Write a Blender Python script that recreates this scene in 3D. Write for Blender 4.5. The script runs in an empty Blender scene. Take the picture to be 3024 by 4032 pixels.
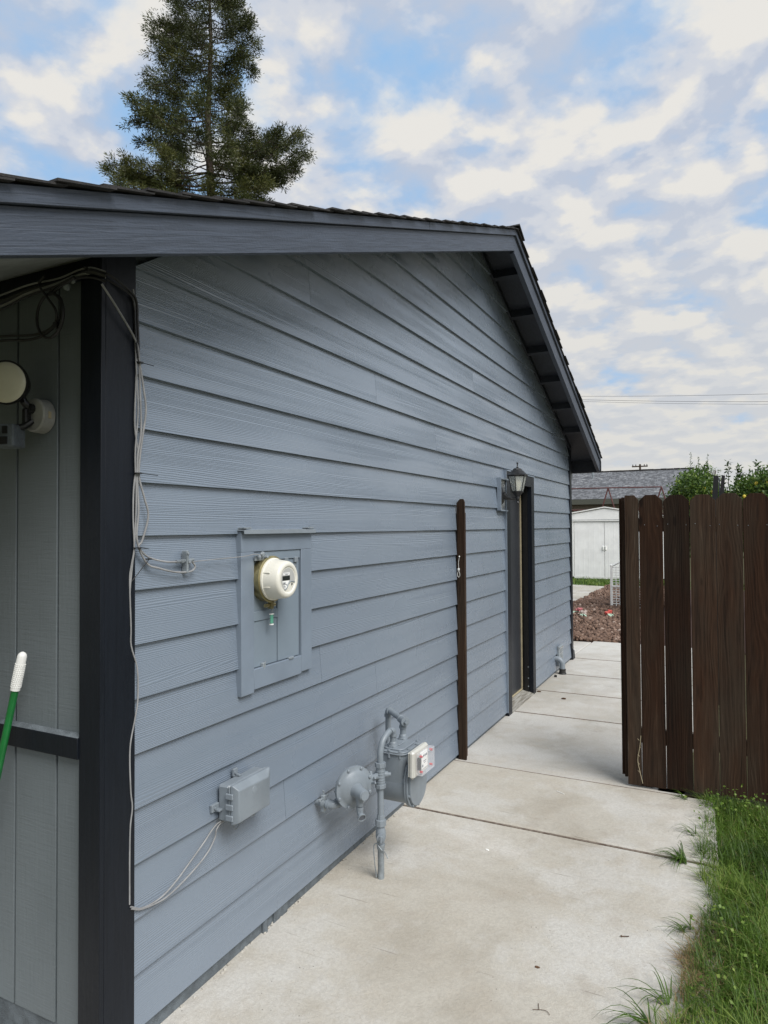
import bpy, math, random
import numpy as np
from mathutils import Vector, Matrix, noise
R = math.radians
rng = random.Random(7)
nr = np.random.default_rng(7)
sc = bpy.context.scene
COL = sc.collection

# ------------------------------------------------------------------ camera
cam = bpy.data.cameras.new('camera'); camo = bpy.data.objects.new('camera', cam); COL.objects.link(camo)
cam.sensor_fit = 'HORIZONTAL'; cam.sensor_width = 36; cam.lens = 2675.4/3024*36
cam.clip_start = .05; cam.clip_end = 3000
yaw, pitch, roll = R(26.6905), R(1.2576), R(-0.3297)
f_ = Vector((-math.sin(yaw)*math.cos(pitch), math.cos(yaw)*math.cos(pitch), math.sin(pitch)))
r_ = Vector((math.cos(yaw), math.sin(yaw), 0)); u_ = r_.cross(f_)
r2 = r_*math.cos(roll)+u_*math.sin(roll); u2 = -r_*math.sin(roll)+u_*math.cos(roll)
mw = Matrix((r2, u2, -f_)).transposed().to_4x4(); mw.translation = (1.74495, 0, 1.66)
camo.matrix_world = mw; sc.camera = camo

# ------------------------------------------------------------------ world and sun
SUN_EL, SUN_AZ = 49, 26          # azimuth measured from +X towards -Y
w = bpy.data.worlds.new('World'); sc.world = w; w.use_nodes = True
nt = w.node_tree; nt.nodes.clear()
def N(t, **k):
    n = nt.nodes.new(t)
    for a, b in k.items():
        if a == 'inp':
            for i, v in b.items(): n.inputs[i].default_value = v
        else: setattr(n, a, b)
    return n
def Lk(a, b): nt.links.new(a, b)
def MA(op, a, b=None, c=None, clamp=False):
    n = nt.nodes.new('ShaderNodeMath'); n.operation = op; n.use_clamp = clamp
    for i, v in enumerate((a, b, c)):
        if v is None: continue
        if isinstance(v, (int, float)): n.inputs[i].default_value = v
        else: nt.links.new(v, n.inputs[i])
    return n.outputs[0]
def RAMP(fac, stops, interp='EASE'):
    n = nt.nodes.new('ShaderNodeValToRGB'); cr = n.color_ramp; cr.interpolation = interp
    while len(cr.elements) < len(stops): cr.elements.new(.5)
    for e, (p, c) in zip(cr.elements, stops):
        e.position = p; e.color = (*c, 1) if len(c) == 3 else c
    nt.links.new(fac, n.inputs[0]); return n.outputs[0]
def MIX(fac, a, b, mode='MIX'):
    n = nt.nodes.new('ShaderNodeMix'); n.data_type = 'RGBA'; n.blend_type = mode
    if isinstance(fac, (int, float)): n.inputs[0].default_value = fac
    else: nt.links.new(fac, n.inputs[0])
    for i, v in ((6, a), (7, b)):
        if isinstance(v, tuple): n.inputs[i].default_value = (*v, 1)
        else: nt.links.new(v, n.inputs[i])
    return n.outputs[2]
def NOISE(vec, scale, detail=2, rough=.5, dist=0, w4=None):
    n = nt.nodes.new('ShaderNodeTexNoise')
    if w4 is not None:
        n.noise_dimensions = '4D'
        if isinstance(w4, (int, float)): n.inputs['W'].default_value = w4
        else: nt.links.new(w4, n.inputs['W'])
    if vec is not None: nt.links.new(vec, n.inputs['Vector'])
    n.inputs['Scale'].default_value = scale; n.inputs['Detail'].default_value = detail
    n.inputs['Roughness'].default_value = rough; n.inputs['Distortion'].default_value = dist
    return n.outputs[0]
def MAP(vec, scale=(1, 1, 1), loc=(0, 0, 0), rot=(0, 0, 0)):
    n = nt.nodes.new('ShaderNodeMapping'); nt.links.new(vec, n.inputs[0])
    n.inputs['Scale'].default_value = scale; n.inputs['Location'].default_value = loc; n.inputs['Rotation'].default_value = rot
    return n.outputs[0]

sky = N('ShaderNodeTexSky'); sky.sky_type = 'NISHITA'; sky.sun_disc = False
sky.sun_elevation = R(SUN_EL); sky.sun_rotation = R(90+SUN_AZ)
sky.air_density = 1.0; sky.dust_density = 1.0; sky.ozone_density = 2.5
tc = N('ShaderNodeTexCoord')
sep = N('ShaderNodeSeparateXYZ'); Lk(tc.outputs['Generated'], sep.inputs[0])
el = MA('MAXIMUM', sep.outputs[2], 0.0)
den = MA('ADD', el, .24)
cx = MA('DIVIDE', sep.outputs[0], den); cy = MA('DIVIDE', sep.outputs[1], den)
cmb = N('ShaderNodeCombineXYZ'); Lk(cx, cmb.inputs[0]); Lk(cy, cmb.inputs[1])
P0 = MAP(cmb.outputs[0], scale=(1.0, 1.0, 1), loc=(3.1, 1.7, 0), rot=(0, 0, R(20)))
big = NOISE(P0, 1.5, 2, .5, .3)
puff = NOISE(P0, 5.6, 7, .52, .12)
puffs = NOISE(MAP(P0, loc=(.04, -.06, 0)), 5.6, 5, .5, .12)
cov = MA('ADD', MA('MULTIPLY', puff, .75), MA('MULTIPLY', big, .35))
hor = MA('SUBTRACT', 1.0, MA('MULTIPLY', el, 2.2), clamp=True)
cov = MA('ADD', cov, MA('MULTIPLY', hor, .17))
mask = RAMP(cov, [(.385, (.05, .05, .05)), (.60, (.97, .97, .97))])
lit = MA('SUBTRACT', puff, puffs)
lit = MA('ADD', MA('MULTIPLY', lit, 2.9), MA('ADD', MA('MULTIPLY', puff, .75), MA('MULTIPLY', big, .35)))
ccol = RAMP(lit, [(.30, (5.0, 5.5, 6.5)), (.56, (6.15, 6.4, 6.95)), (.92, (7.9, 7.65, 7.2))])
ccol = MIX(MA('MULTIPLY', hor, .85), ccol, (6.6, 6.5, 6.15))
skyb = MIX(.88, MIX(1.0, sky.outputs[0], (1.0, 1.0, 1.0), 'MULTIPLY'), (3.2, 5.5, 8.5))
allc = MIX(mask, skyb, ccol)
bg = N('ShaderNodeBackground'); Lk(allc, bg.inputs[0]); bg.inputs[1].default_value = .105
wo = N('ShaderNodeOutputWorld'); Lk(bg.outputs[0], wo.inputs[0])

sl = bpy.data.lights.new('sun', 'SUN'); so = bpy.data.objects.new('sun', sl); COL.objects.link(so)
sl.energy = 3.8; sl.angle = R(34); sl.color = (1, .98, .95)
sd = Vector((math.cos(R(SUN_EL))*math.cos(R(SUN_AZ)), -math.cos(R(SUN_EL))*math.sin(R(SUN_AZ)), math.sin(R(SUN_EL))))
so.rotation_euler = sd.to_track_quat('Z', 'Y').to_euler()
so.location = sd*50
sc.view_settings.view_transform = 'Standard'; sc.view_settings.look = 'None'
sc.view_settings.exposure = 0; sc.view_settings.gamma = 1
sc.render.engine = 'CYCLES'
sc.cycles.max_bounces = 6

# ------------------------------------------------------------------ mesh helpers
class MB:
    def __init__(s): s.v = []; s.f = []; s.M = None; s.uv = []; s.flat = set()
    def add(s, vs, fs, uv=None, flat=False):
        o = len(s.v)
        for p in vs:
            p = Vector(p)
            if s.M is not None: p = s.M @ p
            s.v.append(p)
        for i, q in enumerate(fs):
            if flat: s.flat.add(len(s.f))
            s.f.append([a+o for a in q])
            s.uv.append(uv[i] if uv else None)
        return s
    def box(s, x0, x1, y0, y1, z0, z1):
        vs = [(x, y, z) for z in (z0, z1) for y in (y0, y1) for x in (x0, x1)]
        return s.add(vs, [(0, 2, 3, 1), (4, 5, 7, 6), (0, 1, 5, 4), (2, 6, 7, 3), (0, 4, 6, 2), (1, 3, 7, 5)])
    def rbox(s, x0, x1, y0, y1, z0, z1, b):      # chamfered box
        c = Vector(((x0+x1)/2, (y0+y1)/2, (z0+z1)/2)); h = ((x1-x0)/2, (y1-y0)/2, (z1-z0)/2)
        vs = []; idx = {}
        for sx in (-1, 1):
            for sy in (-1, 1):
                for sz in (-1, 1):
                    for ax in range(3):
                        p = [sx*h[0], sy*h[1], sz*h[2]]
                        for k in range(3):
                            if k != ax: p[k] -= math.copysign(b, p[k])
                        idx[(sx, sy, sz, ax)] = len(vs); vs.append(c+Vector(p))
        fs = []
        for ax in range(3):
            a, b2 = [k for k in range(3) if k != ax]
            for sg in (-1, 1):
                q = []
                for (p, r) in ((-1, -1), (1, -1), (1, 1), (-1, 1)):
                    t = [0, 0, 0]; t[ax] = sg; t[a] = p; t[b2] = r; q.append(idx[(*t, ax)])
                fs.append(q)
            for p in (-1, 1):
                for r in (-1, 1):
                    t0 = [0, 0, 0]; t0[a] = p; t0[b2] = r; t0[ax] = -1; t1 = list(t0); t1[ax] = 1
                    fs.append([idx[(*t0, a)], idx[(*t1, a)], idx[(*t1, b2)], idx[(*t0, b2)]])
        for sx in (-1, 1):
            for sy in (-1, 1):
                for sz in (-1, 1): fs.append([idx[(sx, sy, sz, k)] for k in range(3)])
        return s.add(vs, fs)
    def prism(s, poly, ax, a0, a1):              # polygon in the two other axes, extruded along ax
        def P(p, a):
            return {0: (a, p[0], p[1]), 1: (p[0], a, p[1]), 2: (p[0], p[1], a)}[ax]
        n = len(poly)
        vs = [P(p, a0) for p in poly]+[P(p, a1) for p in poly]
        fs = [tuple(range(n))[::-1], tuple(range(n, 2*n))]+[(i, (i+1) % n, n+(i+1) % n, n+i) for i in range(n)]
        return s.add(vs, fs)
    def tube(s, pts, r, n=10, caps=True):
        pts = [Vector(p) for p in pts]; rr = r if isinstance(r, (list, tuple)) else [r]*len(pts)
        vs = []; fs = []; up = None
        for i, p in enumerate(pts):
            d = (pts[min(i+1, len(pts)-1)]-pts[max(i-1, 0)]).normalized()
            if up is None:
                up = Vector((0, 0, 1)) if abs(d.z) < .9 else Vector((1, 0, 0))
            a = (up-d*up.dot(d)).normalized(); up = a; b = d.cross(a)
            for k in range(n):
                t = 2*math.pi*k/n; vs.append(p+(a*math.cos(t)+b*math.sin(t))*rr[i])
        for i in range(len(pts)-1):
            for k in range(n): fs.append((i*n+k, i*n+(k+1) % n, (i+1)*n+(k+1) % n, (i+1)*n+k))
        if caps: fs += [tuple(range(n))[::-1], tuple(range((len(pts)-1)*n, len(pts)*n))]
        return s.add(vs, fs)
    def lathe(s, prof, o, d, n=24, ph=0):        # prof: (distance along d, radius)
        o = Vector(o); d = Vector(d).normalized()
        up = Vector((0, 0, 1)) if abs(d.z) < .9 else Vector((1, 0, 0))
        a = (up-d*up.dot(d)).normalized(); b = d.cross(a); vs = []; fs = []
        for (t, r) in prof:
            for k in range(n):
                q = 2*math.pi*(k+ph)/n; vs.append(o+d*t+(a*math.cos(q)+b*math.sin(q))*r)
        for i in range(len(prof)-1):
            for k in range(n): fs.append((i*n+k, i*n+(k+1) % n, (i+1)*n+(k+1) % n, (i+1)*n+k))
        fs += [tuple(range(n))[::-1], tuple(range((len(prof)-1)*n, len(prof)*n))]
        return s.add(vs, fs)
    def ball(s, c, r, n=12, sc_=(1, 1, 1), jit=0):
        c = Vector(c); vs = [c+Vector((0, 0, -r*sc_[2]))]; m = n//2
        for i in range(1, m):
            t = math.pi*i/m
            for k in range(n):
                q = 2*math.pi*k/n; j = 1+rng.uniform(-jit, jit)
                vs.append(c+Vector((r*sc_[0]*math.sin(t)*math.cos(q)*j, r*sc_[1]*math.sin(t)*math.sin(q)*j, -r*sc_[2]*math.cos(t)*j)))
        vs.append(c+Vector((0, 0, r*sc_[2]))); e = len(vs)-1; fs = []
        for k in range(n):
            fs.append((0, 1+(k+1) % n, 1+k)); fs.append((e, e-n+k, e-n+(k+1) % n))
        for i in range(m-2):
            for k in range(n): fs.append((1+i*n+k, 1+i*n+(k+1) % n, 1+(i+1)*n+(k+1) % n, 1+(i+1)*n+k))
        return s.add(vs, fs)
    def build(s, name, mat, parent=None, loc=None, bevel=0, angle=35, smooth=True):
        base = Vector(loc) if loc is not None else (wloc(parent) if parent else Vector((0, 0, 0)))
        me = bpy.data.meshes.new(name)
        me.from_pydata([tuple(p-base) for p in s.v], [], s.f)
        if any(s.uv):
            L = me.uv_layers.new(name='UVMap'); k = 0
            for i, q in enumerate(s.f):
                for j in range(len(q)):
                    if s.uv[i]: L.data[k].uv = s.uv[i][j]
                    k += 1
        me.materials.append(mat); me.validate()
        ob = bpy.data.objects.new(name, me); COL.objects.link(ob)
        if parent: ob.parent = parent
        else: ob.location = base
        if smooth:
            me.polygons.foreach_set('use_smooth', [True]*len(me.polygons)); me.set_sharp_from_angle(angle=R(angle))
        if bevel:
            b = ob.modifiers.new('bevel', 'BEVEL'); b.width = bevel; b.segments = 2; b.limit_method = 'ANGLE'; b.angle_limit = R(40)
        return ob
def wloc(o):
    p = Vector((0, 0, 0))
    while o: p += o.location; o = o.parent
    return p
def tag(o, label=None, cat=None, group=None, kind=None):
    if label: o['label'] = label
    if cat: o['category'] = cat
    if group: o['group'] = group
    if kind: o['kind'] = kind
    return o
def thing(name, label, cat, loc, group=None):
    o = bpy.data.objects.new(name, None); COL.objects.link(o); o.location = loc; o.empty_display_size = .1
    return tag(o, label, cat, group)
def bez(pts, n=8):                                # Catmull-Rom through points
    P = [Vector(p) for p in pts]; P = [P[0]*2-P[1]]+P+[P[-1]*2-P[-2]]; out = []
    for i in range(1, len(P)-2):
        for k in range(n):
            t = k/n; a, b, c, d = P[i-1:i+3]
            out.append(.5*((2*b)+(c-a)*t+(2*a-5*b+4*c-d)*t*t+(3*b-a-3*c+d)*t**3))
    return out+[P[-2]]

# ------------------------------------------------------------------ materials
MT = {}
def newmat(name):
    global nt
    m = bpy.data.materials.new(name); m.use_nodes = True; nt = m.node_tree; nt.nodes.clear()
    o = nt.nodes.new('ShaderNodeOutputMaterial'); b = nt.nodes.new('ShaderNodeBsdfPrincipled')
    nt.links.new(b.outputs[0], o.inputs[0]); MT[name] = m
    return m, b
def OBJ(): return nt.nodes.new('ShaderNodeTexCoord').outputs['Object']
def setc(b, c):
    if isinstance(c, tuple): b.inputs['Base Color'].default_value = (*c, 1)
    else: nt.links.new(c, b.inputs['Base Color'])
def setr(b, r):
    if isinstance(r, (int, float)): b.inputs['Roughness'].default_value = r
    else: nt.links.new(r, b.inputs['Roughness'])
def BUMP(b, h, dist=.001, strength=1.0):
    n = nt.nodes.new('ShaderNodeBump'); n.inputs['Distance'].default_value = dist; n.inputs['Strength'].default_value = strength
    nt.links.new(h, n.inputs['Height']); nt.links.new(n.outputs[0], b.inputs['Normal'])
def paint(name, col, rough=.5, var=.12, bump=.0004, metal=0, nscale=14, spec=.5):
    m, b = newmat(name); o = OBJ()
    n = NOISE(o, nscale, 4, .6); c2 = tuple(x*(1-var) for x in col); c3 = tuple(min(1, x*(1+var)) for x in col)
    setc(b, RAMP(n, [(.35, c2), (.65, c3)]))
    setr(b, MA('ADD', MA('MULTIPLY', NOISE(o, nscale*2.3, 3), .25), rough-.12))
    b.inputs['Metallic'].default_value = metal; b.inputs['Specular IOR Level'].default_value = spec
    if bump: BUMP(b, NOISE(o, 260, 3), bump)
    return m

def siding_mat():
    m, b = newmat('siding_paint')
    uv = nt.nodes.new('ShaderNodeUVMap').outputs[0]
    s = nt.nodes.new('ShaderNodeSeparateXYZ'); nt.links.new(uv, s.inputs[0])
    v = s.outputs[1]
    n1 = NOISE(MAP(uv, (.55, 8.0, 1)), 1.0, 1, .4, .1)
    n2 = NOISE(MAP(uv, (22, 30, 1)), 1.0, 3, .6)
    n3 = NOISE(MAP(uv, (.35, 26, 1), (3, 3, 0)), 1.0, 2, .5)
    ph = MA('ADD', MA('MULTIPLY', v, 2*math.pi/.0062), MA('ADD', MA('MULTIPLY', n1, 62.0), MA('ADD', MA('MULTIPLY', n2, 2.2), MA('MULTIPLY', n3, 24.0))))
    wv = MA('SINE', ph)
    wv = MA('POWER', MA('ADD', MA('MULTIPLY', wv, .5), .5), 1.6)
    mask = RAMP(NOISE(MAP(uv, (.8, 9, 1), (5, 2, 0)), 1.0, 2), [(.34, (.30, .30, .30)), (.62, (1, 1, 1))])
    h = MA('MULTIPLY', wv, mask)
    BUMP(b, h, .0009, 1.0)
    o = OBJ()
    big = NOISE(MAP(o, (1, .8, 1.4)), 1.3, 3, .55)
    col = RAMP(big, [(.3, (.180, .219, .270)), (.7, (.197, .239, .293))])
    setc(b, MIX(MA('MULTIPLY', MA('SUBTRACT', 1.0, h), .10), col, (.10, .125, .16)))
    setr(b, MA('ADD', MA('MULTIPLY', NOISE(MAP(o, (1, 1.5, 2)), 2.0, 3), .20), .18))
    b.inputs['Specular IOR Level'].default_value = 1.0
    return m
M_siding = siding_mat()

def woodpaint(name, col, rough=.5, scale=(14, 14, 1.2), var=.25, bump=.0012, spec=.5, rot=0):
    m, b = newmat(name); o = OBJ()
    if rot: o = MAP(o, rot=(-rot, 0, 0))
    n = NOISE(MAP(o, scale), 4.0, 5, .6, .6)
    f = NOISE(o, 90, 3)
    setc(b, RAMP(n, [(.3, tuple(x*(1-var) for x in col)), (.7, tuple(x*(1+var) for x in col))]))
    setr(b, MA('ADD', MA('MULTIPLY', f, .25), rough-.12)); b.inputs['Specular IOR Level'].default_value = spec
    BUMP(b, MA('ADD', n, MA('MULTIPLY', f, .25)), bump)
    return m
# rough sawn panel: vertical + horizontal saw marks
def panel_mat():
    m, b = newmat('panel_paint'); o = OBJ()
    a = NOISE(MAP(o, (60, 60, 3)), 1.6, 4, .6); c = NOISE(MAP(o, (6, 6, 90)), 1.4, 3, .6)
    h = MA('ADD', a, MA('MULTIPLY', c, .7))
    n = NOISE(o, 2.5, 3)
    setc(b, RAMP(n, [(.3, (.132, .154, .165)), (.7, (.152, .176, .189))])); setr(b, .6)
    BUMP(b, h, .0016); return m
M_panel = panel_mat()
M_black = woodpaint('trim_paint_charcoal', (.0075, .0100, .0150), .42, spec=.25, var=.12, bump=.0007)
M_navy = woodpaint('eave_paint_slate', (.050, .062, .085), .5, scale=(20, 1.1, 26), var=.20, bump=.003, rot=R(20.13))
M_navy2 = woodpaint('eave_paint_slate_far', (.050, .062, .085), .5, scale=(20, 1.1, 26), var=.20, bump=.003, rot=R(-20.13))
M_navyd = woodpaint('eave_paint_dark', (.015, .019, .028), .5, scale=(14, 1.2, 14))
M_soffit = paint('soffit_paint', (.24, .26, .265), .65)
M_fixt = paint('fixture_grey', (.30, .30, .28), .5)
M_wallpaint = paint('wall_paint_plain', (.189, .229, .280), .42, .06, .0003, nscale=5)
M_steel = paint('meter_paint', (.205, .235, .262), .42, .07, .0002, nscale=10)
M_found = paint('foundation_paint', (.12, .14, .155), .75, .2, .004, nscale=20)
M_cream = paint('meter_cover_cream', (.72, .70, .62), .3, .03, 0, nscale=6)
M_index = paint('index_ivory', (.50, .495, .45), .35, .03, 0)
M_white = paint('white_paint', (.86, .86, .83), .45, .04, 0)
M_shedw = paint('shed_enamel', (.93, .93, .91), .4, .05, .0006, nscale=3)
M_brass = paint('brass_ring', (.36, .31, .16), .35, .2, .0001, metal=.8)
M_blackp = paint('black_plastic', (.012, .012, .013), .35, .2, 0)
M_lampm = paint('lamp_black_metal', (.02, .021, .023), .38, .3, .0003)
M_cableg = paint('cable_grey', (.27, .27, .27), .5, .15, 0)
M_cabled = paint('cable_dark', (.02, .02, .022), .5, .2, 0)
M_rub = paint('rubber_black', (.018, .017, .016), .6, .3, .001)
M_green = paint('green_enamel', (.012, .15, .035), .3, .1, 0)
M_red = paint('red_plastic', (.55, .02, .035), .35, .1, 0)
M_foil = paint('foil_tape', (.55, .56, .55), .28, .3, .006, metal=.8, nscale=40)
M_galv = paint('galvanised', (.26, .29, .31), .45, .25, .001, metal=.3)
M_rustf = paint('frame_red_steel', (.085, .026, .024), .55, .3, 0)
M_face = paint('face_grey', (.42, .42, .40), .5, .03, 0)
M_lcd = paint('lcd_dark', (.02, .025, .022), .3, .1, 0)
M_ink = paint('ink_grey', (.10, .11, .13), .6, .1, 0)
M_shade = paint('panel_door_paint', (.20, .245, .290), .36, .04, .0001, nscale=4)
M_door = paint('door_charcoal', (.026, .029, .035), .38, .08, .0002, nscale=5)
M_jamb = paint('jamb_black', (.010, .010, .010), .4, .1, 0)
M_strip = paint('weatherstrip_cream', (.40, .34, .22), .6, .1, 0)
M_flow = paint('silk_pink', (.48, .16, .17), .7, .35, 0, nscale=60)
M_flow2 = paint('silk_coral', (.55, .10, .08), .7, .3, 0, nscale=60)
M_pale = paint('silk_pale', (.42, .34, .30), .7, .3, 0, nscale=60)
M_ribbon = paint('ribbon_green', (.35, .48, .36), .6, .2, 0)
M_lensw = paint('lamp_lens', (.62, .60, .47), .35, .04, .0005, nscale=8)
M_tree_bark = paint('bark', (.07, .05, .036), .9, .3, .01, nscale=8)
M_lemon = paint('lemon_skin', (.72, .55, .06), .45, .15, 0)
M_debris = paint('dead_leaf', (.09, .045, .02), .8, .4, 0)
def glassy(name, col=(1, 1, 1), rough=.05, alpha=.25):
    m, b = newmat(name); setc(b, col); setr(b, rough); b.inputs['Alpha'].default_value = alpha
    return m
M_glass = glassy('lamp_glass', (.75, .78, .74), .12, .30)
M_clear = glassy('clear_plastic', (.9, .9, .93), .06, .22)
M_seal = glassy('seal_green', (.15, .45, .32), .15, .7)
m, b = newmat('bulb'); setc(b, (.85, .78, .55)); setr(b, .4); M_bulb = m

def fence_mat(name='fence_wood', warm=1.0):
    m, b = newmat(name); o = OBJ()
    oi = nt.nodes.new('ShaderNodeObjectInfo').outputs['Random']
    sh = nt.nodes.new('ShaderNodeCombineXYZ'); nt.links.new(MA('MULTIPLY', oi, 37.0), sh.inputs[0]); nt.links.new(MA('MULTIPLY', oi, 91.0), sh.inputs[2])
    va = nt.nodes.new('ShaderNodeVectorMath'); va.operation = 'ADD'; nt.links.new(o, va.inputs[0]); nt.links.new(sh.outputs[0], va.inputs[1])
    p = va.outputs[0]
    n1 = NOISE(MAP(p, (7, 7, .9)), 1.0, 2, .45, .5)
    sx = nt.nodes.new('ShaderNodeSeparateXYZ'); nt.links.new(p, sx.inputs[0])
    rings = MA('SINE', MA('ADD', MA('MULTIPLY', sx.outputs[0], 300.0), MA('MULTIPLY', n1, 62.0)))
    rings = MA('POWER', MA('ADD', MA('MULTIPLY', rings, .5), .5), 1.5)
    fine = NOISE(MAP(p, (170, 170, 6)), 1.0, 5, .7)
    streak = NOISE(MAP(p, (26, 26, 1.0)), 1.0, 3, .6)
    pt = NOISE(MAP(p, (5, 5, 1.3)), 1.0, 4, .6)
    g = MA('ADD', MA('MULTIPLY', rings, .09), MA('ADD', MA('MULTIPLY', fine, .45), MA('MULTIPLY', streak, .62)))
    brown = RAMP(g, [(.36, (.013, .0070, .0045)), (.60, (.042, .020, .011)), (.84, (.090, .045, .024))])
    grey = RAMP(g, [(.36, (.016, .011, .008)), (.60, (.045, .031, .021)), (.84, (.085, .064, .045))])
    gw = MA('ADD', MA('MULTIPLY', oi, .7), MA('MULTIPLY_ADD', pt, 3.4, -1.55), clamp=True)
    c = MIX(gw, brown, grey)
    kn = nt.nodes.new('ShaderNodeTexVoronoi'); nt.links.new(MAP(p, (7, 7, 2.2)), kn.inputs['Vector']); kn.inputs['Scale'].default_value = 1.0
    km = RAMP(kn.outputs['Distance'], [(.05, (1, 1, 1)), (.11, (0, 0, 0))])
    val = MA('ADD', .42, MA('MULTIPLY', MA('FRACT', MA('MULTIPLY', oi, 17.3)), .85))
    vc = nt.nodes.new('ShaderNodeCombineColor'); [nt.links.new(val, vc.inputs[k]) for k in range(3)]
    c = MIX(1.0, c, vc.outputs[0], 'MULTIPLY')
    setc(b, MIX(MA('MULTIPLY', km, .75), c, (.007, .004, .003))); setr(b, .85); b.inputs['Specular IOR Level'].default_value = .15
    BUMP(b, MA('ADD', MA('MULTIPLY', rings, .5), MA('MULTIPLY', fine, 1.8)), .0014); return m
M_fence = fence_mat()

def concrete_mat(name, c0, c1, c2, pit=True):
    m, b = newmat(name); o = OBJ()
    a = NOISE(o, .8, 5, .6, .4); s = NOISE(o, 6, 6, .7); g = NOISE(o, 210, 2, .7); g2 = NOISE(o, 70, 4, .7)
    col = RAMP(a, [(.36, c0), (.5, c1), (.62, c2)])
    col = MIX(MA('MULTIPLY', RAMP(s, [(.44, (0, 0, 0)), (.68, (1, 1, 1))]), .40), col, (.42, .37, .30))
    col = MIX(MA('MULTIPLY', RAMP(NOISE(MAP(o, (1, 1, 1), (9, 4, 0)), 1.7, 6, .65), [(.47, (0, 0, 0)), (.62, (1, 1, 1))]), .55), col, (.56, .55, .52))
    col = MIX(MA('MULTIPLY', RAMP(NOISE(MAP(o, (1, 1, 1), (2, 7, 0)), 3.1, 6, .7), [(.55, (0, 0, 0)), (.70, (1, 1, 1))]), .40), col, (.33, .29, .245))
    col = MIX(RAMP(g2, [(.40, (.16, .16, .16)), (.60, (0, 0, 0))]), col, (.22, .19, .155))
    col = MIX(RAMP(g, [(.38, (.12, .12, .12)), (.62, (0, 0, 0))]), col, (.20, .175, .145))
    for k_, (rt, lc_) in enumerate(((35, 1), (-50, 5), (80, 9))):
        sc1 = RAMP(NOISE(MAP(o, (1.5, 38, 1), (lc_, lc_, 0), rot=(0, 0, R(rt))), 1.3, 3, .55), [(.69, (0, 0, 0)), (.73, (1, 1, 1))])
        col = MIX(MA('MULTIPLY', MA('MULTIPLY', sc1, RAMP(NOISE(o, 2.1+k_, 2), [(.42, (0, 0, 0)), (.52, (1, 1, 1))])), .45), col, (.16, .13, .105))
    vo = nt.nodes.new('ShaderNodeTexVoronoi'); nt.links.new(o, vo.inputs['Vector']); vo.inputs['Scale'].default_value = 30
    pm = RAMP(vo.outputs['Distance'], [(.05, (1, 1, 1)), (.10, (0, 0, 0))])
    gate = RAMP(NOISE(o, 2.6, 2), [(.50, (0, 0, 0)), (.58, (1, 1, 1))])
    col = MIX(MA('MULTIPLY', MA('MULTIPLY', pm, gate), .7), col, (.07, .055, .045))
    setc(b, col); setr(b, .88)
    BUMP(b, MA('ADD', MA('MULTIPLY', g, .5), MA('ADD', g2, MA('MULTIPLY', NOISE(o, 18, 4), 1.4))), .0022)
    return m
M_conc = concrete_mat('concrete', (.38, .345, .285), (.47, .44, .38), (.56, .535, .485))
M_conc2 = concrete_mat('concrete_walk', (.38, .36, .315), (.475, .455, .415), (.57, .555, .515))
M_patio = concrete_mat('concrete_patio', (.32, .295, .24), (.39, .365, .305), (.44, .42, .36))

def shingle_mat(name, c0, c1, sx=3.0):
    m, b = newmat(name); o = OBJ()
    br = nt.nodes.new('ShaderNodeTexBrick'); nt.links.new(MAP(o, (1, 1, 1)), br.inputs['Vector'])
    a = NOISE(MAP(o, (sx, 9, 9)), 1.0, 2); g = NOISE(o, 150, 3, .7)
    col = RAMP(a, [(.35, c0), (.65, c1)])
    setc(b, MIX(MA('MULTIPLY', g, .5), col, tuple(x*.4 for x in c0))); setr(b, .9); BUMP(b, g, .003)
    nt.nodes.remove(br); return m
M_shing = shingle_mat('shingles_dark', (.020, .019, .019), (.045, .042, .040))
def nshingle():
    m, b = newmat('shingles_grey')
    uv = nt.nodes.new('ShaderNodeUVMap').outputs[0]
    s = nt.nodes.new('ShaderNodeSeparateXYZ'); nt.links.new(uv, s.inputs[0])
    row = MA('FLOOR', MA('DIVIDE', s.outputs[1], .14))
    n = NOISE(None, 1.0, 1); nn = nt.nodes[-1]
    cb = nt.nodes.new('ShaderNodeCombineXYZ')
    nt.links.new(MA('MULTIPLY', s.outputs[0], 3.6), cb.inputs[0]); nt.links.new(MA('MULTIPLY', row, 7.31), cb.inputs[1])
    n = NOISE(cb.outputs[0], 1.0, 2, .7)
    fr = MA('FRACT', MA('DIVIDE', s.outputs[1], .14))
    col = RAMP(n, [(.36, (.085, .088, .094)), (.5, (.15, .155, .165)), (.64, (.25, .255, .26))], 'CONSTANT')
    dk = RAMP(fr, [(.0, (1, 1, 1)), (.16, (0, 0, 0))])
    setc(b, MIX(MA('MULTIPLY', dk, .6), col, (.04, .04, .045))); setr(b, .9)
    BUMP(b, fr, .01); return m
M_nsh = nshingle()

def leafmat(name, c0, c1, c2, trans=.25, rough=.5):
    m, b = newmat(name)
    g = nt.nodes.new('ShaderNodeNewGeometry')
    at = nt.nodes.new('ShaderNodeAttribute'); at.attribute_name = 'rnd'
    setc(b, RAMP(at.outputs['Fac'], [(0, c0), (.55, c1), (1, c2)], 'LINEAR')); setr(b, rough)
    t = nt.nodes.new('ShaderNodeBsdfTranslucent'); mx = nt.nodes.new('ShaderNodeMixShader'); mx.inputs[0].default_value = trans
    nt.links.new(b.inputs['Base Color'].links[0].from_socket, t.inputs[0])
    out = [n for n in nt.nodes if n.type == 'OUTPUT_MATERIAL'][0]
    nt.links.new(b.outputs[0], mx.inputs[1]); nt.links.new(t.outputs[0], mx.inputs[2]); nt.links.new(mx.outputs[0], out.inputs[0])
    return m
M_needle = leafmat('conifer_needles', (.022, .030, .011), (.075, .092, .026), (.18, .18, .055))
M_leaf = leafmat('citrus_leaves', (.025, .055, .012), (.075, .145, .022), (.22, .30, .05), .3, .4)
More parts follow.
